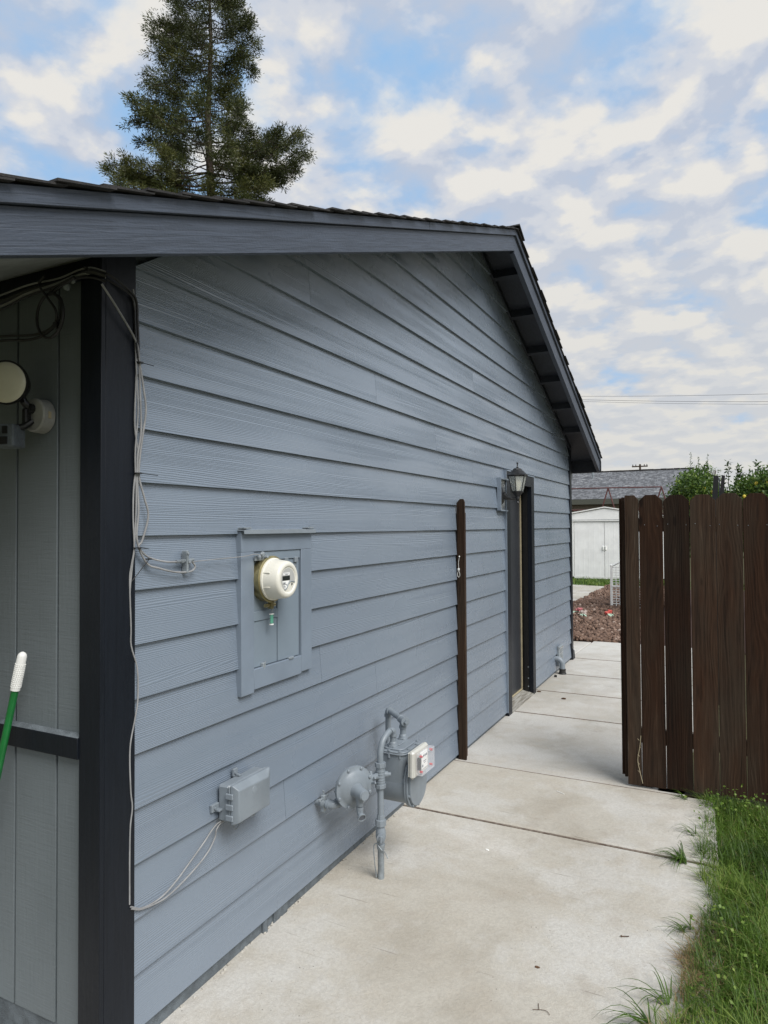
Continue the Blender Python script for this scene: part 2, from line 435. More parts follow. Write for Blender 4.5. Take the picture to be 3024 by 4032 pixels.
M_grass = leafmat('grass_blades', (.035, .075, .010), (.110, .20, .024), (.29, .36, .08), .35, .5)
M_straw = leafmat('dry_straw', (.22, .15, .07), (.36, .26, .13), (.5, .4, .22), .2, .7)

def quadmesh(name, V, F, rnd, mat, parent=None, loc=(0, 0, 0)):
    """V (n,3) world coordinates, F list of same-length faces, rnd per face"""
    base = np.array(wloc(parent) if parent else loc)
    V = V-base; F = np.asarray(F)
    me = bpy.data.meshes.new(name); k = F.shape[1]
    me.vertices.add(len(V)); me.vertices.foreach_set('co', V.astype(np.float32).ravel())
    me.loops.add(F.size); me.loops.foreach_set('vertex_index', F.astype(np.int32).ravel())
    me.polygons.add(len(F)); me.polygons.foreach_set('loop_start', np.arange(0, F.size, k, dtype=np.int32))
    me.update(calc_edges=True)
    a = me.attributes.new('rnd', 'FLOAT', 'FACE'); a.data.foreach_set('value', np.asarray(rnd, dtype=np.float32))
    me.materials.append(mat); me.validate()
    ob = bpy.data.objects.new(name, me); COL.objects.link(ob)
    if parent: ob.parent = parent
    else: ob.location = base
    return ob

# ================================================================== SETTING
def soil_mat():
    m, b = newmat('soil'); o = OBJ()
    setc(b, RAMP(NOISE(o, 6, 6, .7), [(.3, (.05, .045, .022)), (.6, (.085, .085, .03)), (.75, (.10, .08, .05))])); setr(b, .95)
    BUMP(b, NOISE(o, 40, 4), .02); return m
M_soil = soil_mat()
g = MB(); n = 24
xs = [-400, -100, -40, -15, -6, -2, 0, 1.0, 1.6, 2.2, 4, 10, 40, 100, 400]; ys = [-200, -40, -10, -3, 0, 1, 2, 3, 4, 6, 10, 20, 40, 100, 400]
vs = [(x, y, -.045) for y in ys for x in xs]
g.add(vs, [(j*len(xs)+i, j*len(xs)+i+1, (j+1)*len(xs)+i+1, (j+1)*len(xs)+i) for j in range(len(ys)-1) for i in range(len(xs)-1)])
tag(g.build('ground', M_soil), kind='structure')

def slab(name, mat, poly, ztop=None):
    """concrete slab with softened edge; ztop(x,y)"""
    zt = ztop or (lambda x, y: 0)
    s = MB(); c = Vector((sum(p[0] for p in poly)/len(poly), sum(p[1] for p in poly)/len(poly)))
    n = len(poly); vs = []
    inn = []
    for i, p in enumerate(poly):
        a = (Vector(poly[i-1])-Vector(p)).normalized(); b = (Vector(poly[(i+1) % n])-Vector(p)).normalized()
        inn.append(Vector(p)+(a+b)*.008)
    vs = [(p[0], p[1], -.12) for p in poly]+[(p[0], p[1], zt(*p)-.008) for p in poly]+[(q.x, q.y, zt(q.x, q.y)) for q in inn]
    fs = [(i, (i+1) % n, n+(i+1) % n, n+i) for i in range(n)]+[(n+i, n+(i+1) % n, 2*n+(i+1) % n, 2*n+i) for i in range(n)]+[tuple(range(2*n, 3*n))]
    s.add(vs, fs); return s
zf = lambda x, y: -.006-.0125*max(0, 3.7-min(y, 3.7))
pv = MB()
def addp(poly, zt=None):
    s = slab('', None, poly, zt); pv.add(s.v, s.f)
addp([(-.02, 1.50), (1.68, 1.50), (1.68, 2.4), (1.69, 3.0), (1.69, 3.712), (-.02, 3.712)], zf)
addp([(-6, -4), (1.64, -4), (1.64, 1.494), (-6, 1.494)], zf)
addp([(-.02, 3.724), (1.69, 3.724), (1.66, 4.56), (-.02, 4.56)], lambda x, y: .004)
tag(pv.build('pavement', M_conc, smooth=False), kind='structure')
pv = MB()
addp([(-.02, 4.567), (1.5, 4.567), (1.5, 6.0), (-.02, 6.0)])
addp([(-.02, 6.007), (1.5, 6.007), (1.5, 6.877), (-.02, 6.877)])
addp([(-.02, 6.884), (1.5, 6.884), (1.5, 7.74), (-.02, 7.74)])
addp([(-.02, 7.747), (1.5, 7.747), (1.5, 8.735), (-.02, 8.735)])
addp([(-.03, 8.742), (1.5, 8.742), (1.5, 10.12), (.02, 10.12)])
addp([(-3.5, 8.742), (-.042, 8.742), (.005, 10.02), (-1.15, 9.95), (-3.5, 9.9)])
tag(pv.build('path', M_conc2, smooth=False), kind='structure')
pv = MB()
addp([(-8, 9.95), (-1.68, 9.95), (-1.62, 16.9), (-1.77, 19.6), (-8, 19.3)])
addp([(-1.67, 9.98), (-1.16, 9.98), (-1.15, 19.35), (-1.755, 19.5), (-1.61, 16.9)])
tag(pv.build('patio', M_patio, smooth=False), kind='structure')

jt = MB()
for yj in (4.5635, 6.0035, 6.8805, 7.7435, 8.7385): jt.box(-.02, 1.5, yj-.008, yj+.008, -.02, .0012 if yj > 4.6 else .0008)
jt.box(-.02, 1.68, 3.710, 3.726, -.05, -.005)
m, b = newmat('joint_dirt'); setc(b, RAMP(NOISE(OBJ(), 25, 4, .7), [(.35, (.10, .07, .052)), (.7, (.24, .20, .16))])); setr(b, .95)
tag(jt.build('joint_dirt', m), kind='structure')
# lava rock bed
m, b = newmat('lava_rock')
at = nt.nodes.new('ShaderNodeAttribute'); at.attribute_name = 'rnd'; o = OBJ()
setc(b, MIX(.3, RAMP(at.outputs['Fac'], [(0, (.06, .034, .023)), (.5, (.15, .090, .062)), (.85, (.26, .17, .125)), (1, (.45, .36, .30))], 'LINEAR'), RAMP(NOISE(o, 60, 4), [(.3, (.07, .042, .03)), (.7, (.22, .14, .10))])))
setr(b, .95); M_lava = m
ico = [(0, 0, -1), (.72, -.53, -.45), (-.28, -.85, -.45), (-.89, 0, -.45), (-.28, .85, -.45), (.72, .53, -.45), (.28, -.85, .45), (-.72, -.53, .45), (-.72, .53, .45), (.28, .85, .45), (.89, 0, .45), (0, 0, 1)]
icf = [(0, 1, 2), (1, 0, 5), (0, 2, 3), (0, 3, 4), (0, 4, 5), (1, 5, 10), (2, 1, 6), (3, 2, 7), (4, 3, 8), (5, 4, 9), (1, 10, 6), (2, 6, 7), (3, 7, 8), (4, 8, 9), (5, 9, 10), (6, 10, 11), (7, 6, 11), (8, 7, 11), (9, 8, 11), (10, 9, 11)]
icn = np.array(ico); icfn = np.array(icf)
def rocks(n, fx, fy, smin, smax, z):
    V = []; F = []; Rn = []
    for i in range(n):
        x, y = fx(), fy(); s = rng.uniform(smin, smax)
        q = icn*nr.uniform(.6, 1.3, (12, 1))*s*nr.uniform(.6, 1.25, (1, 3))
        a = rng.uniform(0, 6.28); ca, sa = math.cos(a), math.sin(a); q = q@np.array([[ca, sa, 0], [-sa, ca, 0], [0, 0, 1]])
        V.append(q+np.array([x, y, z(x, y)+rng.uniform(-.01, .03)])); F.append(icfn+12*i); Rn += [min(1, max(0, rng.gauss(.45, .25)))]*20
    return np.concatenate(V), np.concatenate(F), Rn
def lx():
    return rng.uniform(-1.18, .6)
edge = lambda x, y: .02*math.sin(x*5)*math.sin(y*3)-.005
V, F, Rn = rocks(9500, lx, lambda: 10.14+9.2*rng.random()**1.15, .018, .044, edge)
k = (V[:, 1] < 11)
tag(quadmesh('lava_rock_bed', V, F, Rn, M_lava), 'bed of small reddish brown lava rocks past the end of the walkway', 'rock bed', kind='stuff')
bb = MB(); bb.add([(-1.15, 10.06, -.02), (4, 10.14, -.02), (4, 19.4, -.02), (-1.15, 19.4, -.02)], [(0, 1, 2, 3)])
m, b = newmat('rock_bed_soil'); setc(b, (.05, .025, .02)); setr(b, 1)
tag(bb.build('rock_bed_ground', m), kind='structure')

# ================================================================== HOUSE
ROOF = lambda y: 3.99-.3665*abs(y-5.17)
house = thing('house', 'blue grey lap sided house with charcoal trim and dark shingle gable roof', 'house', (0, 5, 0))
DO = (5.82, 6.77, 2.145)      # door casing outer
ME = (2.15, 2.66, .992, 1.645)  # electric cabinet
EXP = .178; Z6 = 1.6357
side = MB()
joints = {-4: [], -3: [4.93], -2: [], -1: [6.17], 0: [2.686, 5.005], 1: [6.80], 2: [3.359, 7.677], 3: [4.229], 4: [4.974], 5: [], 10: [2.77], 11: [3.343], 13: [2.472], 12: [], 7: [], 8: [5.2], 14: [5.1]}
Y0, Y1 = 1.622, 8.575
for row in range(-6, 16):
    zb = Z6-(row-6)*EXP          # bottom of board `row`
    zt = zb+EXP
    ru, rv = rng.uniform(0, 50), rng.uniform(0, 50)
    segs = [(Y0, Y1)]
    cuts = sorted(joints.get(row, []))
    pts = [Y0]+cuts+[Y1]
    segs = [(pts[i]+(.0009 if i else 0), pts[i+1]-(.0009 if i+1 < len(pts)-1 else 0)) for i in range(len(pts)-1)]
    xf = lambda z: .0015+.0150*(1-(z-zb)/EXP)
    for si, (a, c) in enumerate(segs):
        pieces = [(a, c, zb, zt)]
        for (h0, h1, k0, k1) in ((DO[0]+.03, DO[1]-.03, -1, DO[2]-.03), (ME[0]+.02, ME[1]-.02, ME[2]+.02, ME[3]-.02)):
            out = []
            for (p, q, z0, z1) in pieces:
                if q <= h0 or p >= h1 or z1 <= k0 or z0 >= k1: out.append((p, q, z0, z1)); continue
                if p < h0: out.append((p, h0, z0, z1))
                if q > h1: out.append((h1, q, z0, z1))
                lo, hi = max(p, h0), min(q, h1)
                if z0 < k0: out.append((lo, hi, z0, k0))
                if z1 > k1: out.append((lo, hi, k1, z1))
            pieces = out
        off = rng.uniform(0, 30)
        for (p, q, z0, z1) in pieces:
            # clip by roof underside
            RU = lambda y: ROOF(y)-.09
            if z0 > RU(5.17): continue
            def ylim(z): return 5.17-(ROOF(5.17)-.09-z)/.3665, 5.17+(ROOF(5.17)-.09-z)/.3665
            a0, b0 = ylim(z0); a1, b1 = ylim(min(z1, RU(5.17)-.001)); zz1 = min(z1, RU(5.17)-.001)
            poly = [(max(p, a0), z0), (min(q, b0), z0), (min(q, b1), zz1), (max(p, a1), zz1)]
            if poly[1][0]-poly[0][0] < .003: continue
            fr = [(xf(z), y, z) for y, z in poly]; bk = [(-.012, y, z) for y, z in poly]
            u = [(y+ru+off, z+rv) for y, z in poly]
            fs = [(0, 1, 2, 3), (4, 7, 6, 5), (0, 4, 5, 1), (1, 5, 6, 2), (2, 6, 7, 3), (3, 7, 4, 0)]
            uvs = [[u[i % 4] for i in q_] for q_ in fs]
            side.add(fr+bk, fs, uvs)
side_o = side.build('gable_siding', M_siding, house, smooth=False)
# structural wall core (keeps light out) with door recess
wc = MB()
wc.prism([(1.52, -.05), (DO[0]+.09, -.05), (DO[0]+.09, 2.05), (DO[1]-.09, 2.05), (DO[1]-.09, -.05), (8.6, -.05), (8.6, 2.58), (5.17, 3.86), (1.52, 2.56)], 0, -.14, -.0135)
wc.build('wall_core', M_found, house)
fo = MB(); 
pts = [(1.55, -.10), (DO[0]+.09, -.10), (DO[0]+.09, .04), (1.55, .04)]
fo.prism(pts, 0, -.05, -.004); fo.prism([(DO[1]-.09, -.10), (8.6, -.10), (8.6, .04), (DO[1]-.09, .04)], 0, -.05, -.004)
fo.rbox(-.004, .004, 2.40, 2.50, -.05, .033, .001); fo.tube([(.002, 2.335, -.06), (.002, 2.335, .03)], .014)
fo.build('foundation', M_found, house)
# crumbly seam of mortar at base
cr = MB()
for i in range(170):
    y = rng.uniform(1.75, 4.4); s = rng.uniform(.002, .006)
    cr.ball((rng.uniform(-.004, .016), y, zf(0, y)+rng.uniform(-.004, .004)), s, 6, (1, 1.6, .7), .3)
tag(cr.build('mortar_crumbs', M_conc, loc=(0, 3, 0)), 'crumbs of mortar along the foot of the blue grey wall', 'debris', kind='stuff')
# front wall (faces the camera side)
fw = MB(); wd = .205
gx = [-.075]
x = -.198; edges = []
while x > -6: edges.append(x); x -= wd
last = -.070
for e in edges:
    fw.box(e+.005, last, 1.50, 1.52, .075, 2.60); last = e-.005
fw.box(-6, -.02, 1.512, 1.6, .04, 2.60)
fw.build('front_panel_wall', M_panel, house, bevel=.0015)
ff = MB(); ff.box(-6, -.02, 1.508, 1.58, -.12, .085); ff.build('front_foundation', M_found, house)
ra = MB(); ra.box(-6, -.0755, 1.478, 1.4995, .937, 1.004); ra.build('rail_trim', M_black, house, bevel=.002)
rl = MB(); rl.prism([(1.4785, 1.0045), (1.499, 1.0045), (1.499, 1.014)], 0, -6, -.076)
rl.build('rail_ledge', M_found, house)
# corner trims
ct = MB(); ct.box(-.0745, .0190, 1.483, 1.4998, -.06, 2.52); ct.build('corner_trim', M_black, house, bevel=.0015)
ct = MB(); ct.box(-.01, .019, 1.500, 1.6215, -.06, 2.56); ct.build('corner_trim', M_black, house, bevel=.0015)
ct = MB(); ct.box(-.10, .022, 8.578, 8.68, .01, 2.70); ct.build('corner_trim', M_black, house, bevel=.0015)
ct = MB(); ct.prism([(8.60, .0), (8.74, .0), (8.70, .10), (8.60, .14)], 0, -.1, .03); ct.build('corner_boot', M_black, house)
# rear and far sides of the body
rb = MB(); rb.box(-12, -.1, 8.60, 8.66, -.05, 2.68); rb.build('rear_wall', M_panel, house)
# frieze under front eave
fb = MB(); fb.box(-6, -.0755, 1.484, 1.4995, 2.455, 2.521); fb.build('frieze_board', M_black, house)
# roof: deck, barge boards, shingles
def slope_prism(mb, off0, off1, x0, x1, ya, yb):
    s = -1 if (ya+yb)/2 > 5.17 else 1
    mb.prism([(ya, ROOF(ya)-off0), (yb, ROOF(yb)-off0), (yb, ROOF(yb)-off1), (ya, ROOF(ya)-off1)], 0, x0, x1)
EA, EB = .12, 9.10  # EA: front eave deepened out of view to darken the upper front wall
dk = MB(); slope_prism(dk, .028, .055, -12, .262, EA+.04, 5.17); dk.build('roof_deck', M_soffit, house)
dk = MB(); slope_prism(dk, .118, .126, -12, .2615, EA+.031, 1.483); dk.build('soffit_panel', M_soffit, house)
dk = MB(); slope_prism(dk, .028, .055, -12, .262, 5.1705, EB-.03); dk.build('roof_deck', M_navyd, house)
for nm, mt, a, c, x0, x1, ex in (('rake_board', M_navy, .060, .176, .262, .300, 0), ('rake_trim', M_navy, .014, .0585, .256, .316, .01)):
    for (ya, yb) in ((EA, 3.42), (3.423, 5.1695)) if nm == 'rake_trim' else ((EA, 5.1695),):
        bd = MB(); slope_prism(bd, a, c, x0, x1, ya, yb); bd.build(nm, mt, house, bevel=.002)
    bd = MB(); slope_prism(bd, a, c+(.02 if nm == 'rake_board' else 0), x0, x1, 5.170, EB); bd.build(nm, M_navy2, house, bevel=.002)
# wall ledger boards below the deck
for (ya, yb) in ((1.5, 5.1695), (5.17, 8.67)):
    lb = MB(); slope_prism(lb, .056, .112, -.01, .026, ya, yb); lb.build('ledger_board', M_navyd, house)
# lookouts
for yy in [1.95, 2.45, 2.95, 3.45, 3.95, 4.45, 4.95, 5.52, 6.04, 6.60, 7.12, 7.66, 8.20]:
    lo = MB(); slope_prism(lo, .056, .118, .027, .2615, yy-.02, yy+.02); lo.build('lookout', M_navyd, house)
ef = MB(); ef.box(-12, .2615, EB-.035, EB-.005, ROOF(EB)-.20, ROOF(EB)-.03); ef.build('eave_fascia', M_navyd, house)
ef = MB(); ef.box(-12, .2615, EA, EA+.03, ROOF(EA)-.19, ROOF(EA)-.03); ef.build('eave_fascia', M_navy, house)
gb = MB(); gb.rbox(.262, .312, EB+.001, EB+.05, ROOF(EB)-.19, ROOF(EB)-.05, .006); gb.build('gutter_end', M_black, house)
dsp = MB(); dsp.rbox(-.16, .0, 8.70, 8.82, 2.33, 2.46, .01); dsp.build('downspout_box', M_blackp, house)
dsp = MB(); dsp.prism([(8.70, 2.24), (8.83, 2.28), (8.83, 2.325), (8.70, 2.325)], 0, -.16, .005); dsp.build('downspout_elbow', M_galv, house)
# shingles
sh = MB()
def course(yc, sgn, i):
    # shingle plate from yc downslope length .19, tilted slightly
    L = .175; x = .335+rng.uniform(-.008, .008)
    while x > -12:
        wdt = rng.uniform(.16, .34) if x > -4 else rng.uniform(1.5, 3)
        x0 = x-wdt; lift = rng.uniform(0, .0035); 
        y1 = yc; y0 = yc+sgn*L     # y1 = lower edge (down slope), y0 = upper
        zc = lambda y, k: ROOF(y)+k
        lo = rng.uniform(-.006, .006)
        ya = y1+lo
        vs = [(x0+.001, ya, zc(ya, -.006+lift)), (x, ya, zc(ya, -.006+lift)), (x, ya, zc(ya, .001+lift)), (x0+.001, ya, zc(ya, .001+lift)),
              (x0+.001, y0, zc(y0, -.013)), (x, y0, zc(y0, -.013)), (x, y0, zc(y0, -.008)), (x0+.001, y0, zc(y0, -.008))]
        sh.add(vs, [(0, 1, 2, 3), (4, 7, 6, 5), (3, 2, 6, 7), (0, 4, 5, 1), (1, 5, 6, 2), (0, 3, 7, 4)])
        x = x0
i = 0; y = EA-.02
while y < 5.10: course(y, 1, i); y += .14; i += 1
y = EB+.035
while y > 5.24: course(y, -1, i); y -= .14; i += 1
sh.build('roof_shingles', M_shing, house, smooth=False)
rc = MB(); x = .345
while x > -12:
    rc.prism([(5.02, ROOF(5.02)+.004), (5.17, ROOF(5.17)+.018), (5.32, ROOF(5.32)+.004), (5.32, ROOF(5.32)+.012), (5.17, ROOF(5.17)+.028), (5.02, ROOF(5.02)+.012)], 0, x-.21, x)
    x -= .2
rc.build('ridge_cap', M_shing, house, smooth=False)
# door in the gable wall
dc = MB()
dc.box(-.013, .030, DO[0], DO[0]+.105, .0, DO[2]); dc.build('door_casing', M_black, house, bevel=.002)
dc = MB(); dc.box(-.013, .030, DO[1]-.10, DO[1], -.0, DO[2]); dc.build('door_casing', M_black, house, bevel=.002)
dc = MB(); dc.box(-.013, .029, DO[0]+.106, DO[1]-.101, DO[2]-.10, DO[2]); dc.build('door_casing', M_black, house, bevel=.002)
dc = MB(); dc.box(-.013, .036, DO[0]-.004, DO[1]+.004, DO[2]+.001, DO[2]+.012); dc.build('door_drip_cap', M_wallpaint, house)
dc = MB(); dc.box(-.012, .029, DO[0]-.012, DO[0]-.001, .03, DO[2]); dc.build('door_edge_bead', M_wallpaint, house)
jb = MB(); jb.box(-.14, -.0135, DO[1]-.099, DO[1]-.085, .02, 2.05); jb.box(-.055, -.014, DO[1]-.115, DO[1]-.0995, .02, 2.045)
jb.box(-.14, -.0135, DO[0]+.085, DO[0]+.099, .02, 2.05); jb.box(-.14, -.0135, DO[0]+.1, DO[1]-.1, 2.045, 2.06)
jb.build('door_jamb', M_jamb, house)
dr = MB(); dr.box(-.125, -.085, DO[0]+.10, DO[1]-.125, .05, 2.04); dro = dr.build('door', M_door, house, bevel=.002)
ws = MB(); ws.box(-.10, -.074, DO[1]-.1245, DO[1]-.1155, .05, 2.04); ws.box(-.0845, -.074, DO[0]+.1, DO[1]-.125, .046, .056); ws.build('weatherstrip', M_strip, dro)
for z in (.08, .16, .27):
    sc_ = MB(); sc_.lathe([(0, .006), (.003, .005)], (-.014+.002-.005, DO[1]-.1155-.0, z), (0, -1, 0), 8); sc_.build('screw', M_galv, dro)
tr = MB(); tr.prism([(-.125, .045), (-.03, .03), (.03, .012), (.03, .0), (-.125, .0)], 1, DO[0]+.106, DO[1]-.101)
def worn():
    m, b = newmat('worn_sill'); o = OBJ(); n_ = NOISE(MAP(o, (30, 2, 30)), 2, 5, .6)
    setc(b, RAMP(n_, [(.35, (.14, .125, .10)), (.6, (.30, .29, .26))])); setr(b, .8); BUMP(b, n_, .003); return m
tr.build('door_threshold', worn(), house)
# vent cover low on the wall
vb = MB(); vb.rbox(.012, .040, 7.79, 7.985, .07, .29, .004); vbo = vb.build('vent_cover', M_galv, house)
for (z0_, z1_, d_) in ((.262, .278, .050), (.205, .211, .044), (.15, .156, .044), (.074, .084, .052)):
    vl = MB(); vl.box(.0405, d_, 7.80, 7.975, z0_, z1_); vl.build('louvre', M_foil, vbo)
lk = MB(); 
lk.box(.014, .016, 5.60, 5.81, 1.80, 2.06); lk.build('lamp_backing_foil', M_foil, house)
lk = MB(); lk.box(.013, .046, 5.585, 5.60, 1.795, 2.075); lk.box(.013, .046, 5.6, 5.815, 2.062, 2.075); lk.box(.013, .046, 5.60, 5.80, 1.79, 1.799)
lk.build('lamp_mounting_frame', M_wallpaint, house)

# ================================================================== ELECTRIC METER CABINET
cab = thing('meter_cabinet', 'square framed wall cabinet painted blue grey holding the electricity meter', 'cabinet', (0, 2.4, .99))
y0, y1, z0, z1 = ME; fx0, fx1 = -.01, .031
iy0, iy1, iz0, iz1 = 2.232, 2.575, 1.085, 1.567
for (a, b_, c, d) in ((y0, iy0, z0, z1-.0835), (iy1, y1, z0+.02, z1-.0835), (y0, y1, z1-.083, z1), (iy0+.0005, iy1-.0005, z0+.012, iz0)):
    fr = MB(); fr.box(fx0, fx1, a, b_, c, d); fr.build('frame_board', M_wallpaint, cab, bevel=.0015)
fl = MB(); fl.prism([(.0, z1+.002), (.048, z1+.002), (.050, z1-.010), (.0525, z1-.010), (.051, z1+.006), (.0, z1+.010)], 1, y0-.006, y1+.006); fl.build('flashing', M_steel, cab)
for a in (y0, y1-.05):
    t = MB(); t.rbox(.012, .045, a, a+.05, z1+.0105, z1+.016, .001); t.build('flashing_tab', M_galv, cab)
pb = MB(); pb.M = Matrix.Translation((.012, 0, 0)); pb.box(-.01, .006, iy0+.003, 2.405, iz0+.003, 1.275); pb.build('lower_cover', M_shade, cab, bevel=.001)
pb = MB(); pb.M = Matrix.Translation((.012, 0, 0)); pb.box(-.01, .004, iy0+.003, 2.405, 1.2765, iz1-.045); pb.box(.004, .010, iy0+.003, 2.405, 1.277, 1.315); pb.build('meter_socket_cover', M_shade, cab, bevel=.001)
pb = MB(); pb.M = Matrix.Translation((.012, 0, 0)); pb.box(-.01, .009, 2.408, iy1-.006, iz0+.003, iz1-.045); pb.build('breaker_door', M_shade, cab, bevel=.0015)
pb = MB(); pb.M = Matrix.Translation((.012, 0, 0)); pb.box(-.01, .014, iy0+.003, iy1-.004, iz1-.043, iz1-.006); pb.build('top_rail', M_shade, cab, bevel=.001)
pb = MB(); pb.M = Matrix.Translation((.012, 0, 0)); pb.box(-.01, -.006, iy0, iy1, iz0, iz1); pb.build('cabinet_back', M_blackp, cab)
for yy in (2.46, 2.535):
    t = MB(); t.M = Matrix.Translation((.012, 0, 0)); t.rbox(.009, .022, yy-.012, yy+.012, iz1-.062, iz1-.038, .002); t.rbox(.009, .013, yy-.011, yy+.011, iz1-.082, iz1-.063, .001); t.build('hinge', M_steel, cab)
t = MB(); t.M = Matrix.Translation((.012, 0, 0)); t.rbox(.006, .02, 2.29, 2.31, iz0-.004, iz0+.016, .002); t.tube([(.016, 2.30, iz0-.012), (.016, 2.31, iz0+.02)], .004, 6); t.build('latch', M_galv, cab)
t = MB(); t.M = Matrix.Translation((.012, 0, 0)); t.rbox(.009, .024, 2.475, 2.51, iz0-.002, iz0+.008, .002); t.build('latch', M_steel, cab)
gl = MB(); gl.rbox(.036, .042, 2.225, 2.31, 1.525, 1.545, .001); gl.ball((.05, 2.262, 1.552), .011, 8, (1, 1.2, 1), .2); gl.ball((.05, 2.24, 1.54), .009, 8, (1, 1, 1), .2); gl.ball((.05, 2.29, 1.538), .009, 8, (1.3, 1, 1), .2); gl.build('ground_lug', M_galv, cab)
# the meter
mt = thing('electric_meter', 'round cream electricity meter with brass ring and small display window', 'electric meter', (0.01, 2.322, 1.446))
c = Vector((0, 2.322, 1.446)); ax = (1, 0, 0)
q = MB(); q.lathe([(.006, .092), (.05, .094), (.052, .097), (.056, .097), (.058, .094), (.058, .08)], c, ax, 48); q.build('brass_ring', M_brass, mt)
q = MB(); q.lathe([(.0585, .088), (.066, .088), (.068, .084), (.098, .0800), (.126, .0765), (.133, .0735), (.1365, .068), (.138, .060), (.1365, .0535), (.134, .052), (.134, .0)], c, ax, 48)
q.box(.068, .098, c.y-.0795, c.y-.074, c.z-.030, c.z-.027); q.box(.068, .098, c.y-.0795, c.y-.074, c.z+.030, c.z+.0325)
mc = q.build('meter_cover', M_cream, mt, angle=50)
# window: ~ circle cut by a sweeping curve lower right
pts = []
for k in range(30):
    a = R(-15)+R(255)*k/29; pts.append((c.y+.048*math.cos(a), c.z+.048*math.sin(a)))
pts += [(c.y-.010, c.z-.034), (c.y+.000, c.z-.018), (c.y+.018, c.z-.008)]
q = MB(); q.prism(pts, 0, .1341, .1347); wnd = q.build('display_window', M_face, mt)
q = MB(); q.tube([(.1352, p[0], p[1]) for p in pts[29:]+[pts[0]]], .0024, 6); q.build('window_rim', M_galv, wnd)
q = MB(); q.box(.1349, .1357, c.y-.040, c.y+.012, c.z-.002, c.z+.016); q.build('display', M_lcd, wnd)
q = MB(); q.box(.1349, .1355, c.y-.034, c.y+.010, c.z+.019, c.z+.029); q.prism([(c.y-.042, c.z-.004), (c.y+.008, c.z-.004), (c.y-.003, c.z-.017), (c.y-.015, c.z-.040), (c.y-.030, c.z-.034)], 0, .1349, .1355)
q.build('label_plate', M_white, wnd)
q = MB()
for (ya, yb, zz, h) in ((-.030, .004, .0255, .0012), (-.022, -.004, .0215, .002), (-.036, -.018, -.0095, .0012), (-.036, -.020, -.0145, .004), (-.036, -.010, -.0185, .0016), (-.033, -.026, -.0235, .002), (-.012, -.007, -.022, .005), (-.031, -.020, -.0275, .0024), (-.028, -.02, -.032, .0012)):
    q.box(.1356, .1360, c.y+ya, c.y+yb, c.z+zz-h/2, c.z+zz+h/2)
q.build('small_print', M_ink, wnd)
q = MB(); q.lathe([(0, .0035), (.0035, .0035)], (.134, c.y+.026, c.z-.020), ax, 12); q.build('optical_port', M_blackp, mt)
q = MB(); q.rbox(.035, .058, c.y-.006+.0, c.y+.008, c.z-.124, c.z-.088, .002); q.tube([(.045, c.y-.035, c.z-.108), (.045, c.y+.03, c.z-.108)], .008, 10); q.build('ring_clamp', M_brass, mt)
q = MB(); q.tube(bez([(.05, c.y, c.z-.118), (.06, c.y-.006, c.z-.132), (.052, c.y+.004, c.z-.142), (.045, c.y+.006, c.z-.128)], 5), .0012, 5)
q.build('seal_wire', M_galv, mt)
q = MB(); q.rbox(.048, .056, c.y-.008, c.y+.008, c.z-.185, c.z-.145, .002); q.build('meter_seal', M_seal, mt)
q = MB(); q.rbox(.046, .058, c.y-.010, c.y+.010, c.z-.1475, c.z-.144, .001); q.build('seal_cap', M_white, mt)
q = MB(); q.rbox(.046, .058, c.y-.009, c.y+.007, c.z-.191, c.z-.186, .001); q.build('seal_foot', M_white, mt)

# ================================================================== GAS METER ASSEMBLY
gm = thing('gas_meter', 'grey painted gas meter with riser pipe, regulator and white dial box', 'gas meter', (.25, 2.92, 0))
def elbow(mb, c, d1, d2, r, rb):
    """street elbow at c from direction d1 to d2 with bands"""
    c = Vector(c); d1 = Vector(d1).normalized(); d2 = Vector(d2).normalized(); k = r*1.5
    pts = [c+d1*k]+[c+d1*k*(1-t)**2+d2*k*t*t for t in (.2, .4, .6, .8)]+[c+d2*k]
    mb.tube(pts, r, 16)
    mb.lathe([(0, rb), (.012, rb)], c+d1*(k-.002), d1, 20); mb.lathe([(0, rb), (.012, rb)], c+d2*(k-.002), d2, 20)
pr = .0150
q = MB(); q.tube([(.25, 2.92, .26), (.25, 2.92, .50)]+bez([(.25, 2.919, .54), (.25, 2.921, .58), (.252, 2.937, .622), (.256, 2.967, .648), (.26, 3.01, .662)], 6), pr, 16)
elbow(q, (.262, 3.035, .662), (0, -1, -.2), (0, 0, -1), .0165, .0195); q.tube([(.262, 3.035, .65), (.262, 3.035, .59)], pr, 16)
q.build('riser_pipe', M_steel, gm)
def union(mb, c, h, r):
    x, y, z = c
    mb.lathe([(0, r*.85), (h*.12, r*.95), (h*.12, r), (h*.52, r), (h*.55, r*.97), (h*.55, r*.86), (h*.9, r*.80), (h, r*.66)], c, (0, 0, 1), 16)
    mb.lathe([(h*.14, r*1.12), (h*.5, r*1.12)], c, (0, 0, 1), 6)
q = MB(); union(q, (.262, 3.035, .565), .038, .023); q.build('union_nut', M_steel, gm, bevel=.0008)
q = MB(); union(q, (.255, 3.165, .565), .038, .023); q.build('union_nut', M_steel, gm, bevel=.0008)
q = MB(); q.tube([(.255, 3.165, .60), (.255, 3.165, .645)], pr, 16)
q.lathe([(0, .0195), (.012, .0195), (.013, .017), (.05, .017)], (.255, 3.165, .632), (0, 0, 1), 16)
td = Vector((.73, -.68, 0)).normalized(); tc_ = Vector((.255, 3.165, .672))
q.lathe([(0, .0205), (.012, .0205), (.013, .0185), (.055, .0185), (.056, .0225), (.068, .0225), (.069, .012)], tc_-td*.033, td, 18)
q.lathe([(.069, .010), (.082, .010)], tc_-td*.033, td, 4)
eb = tc_-td*.215
q.tube([tc_-td*.03, eb+td*.02], pr, 16)
elbow(q, eb, td, (0, 0, -1), .0175, .0205)
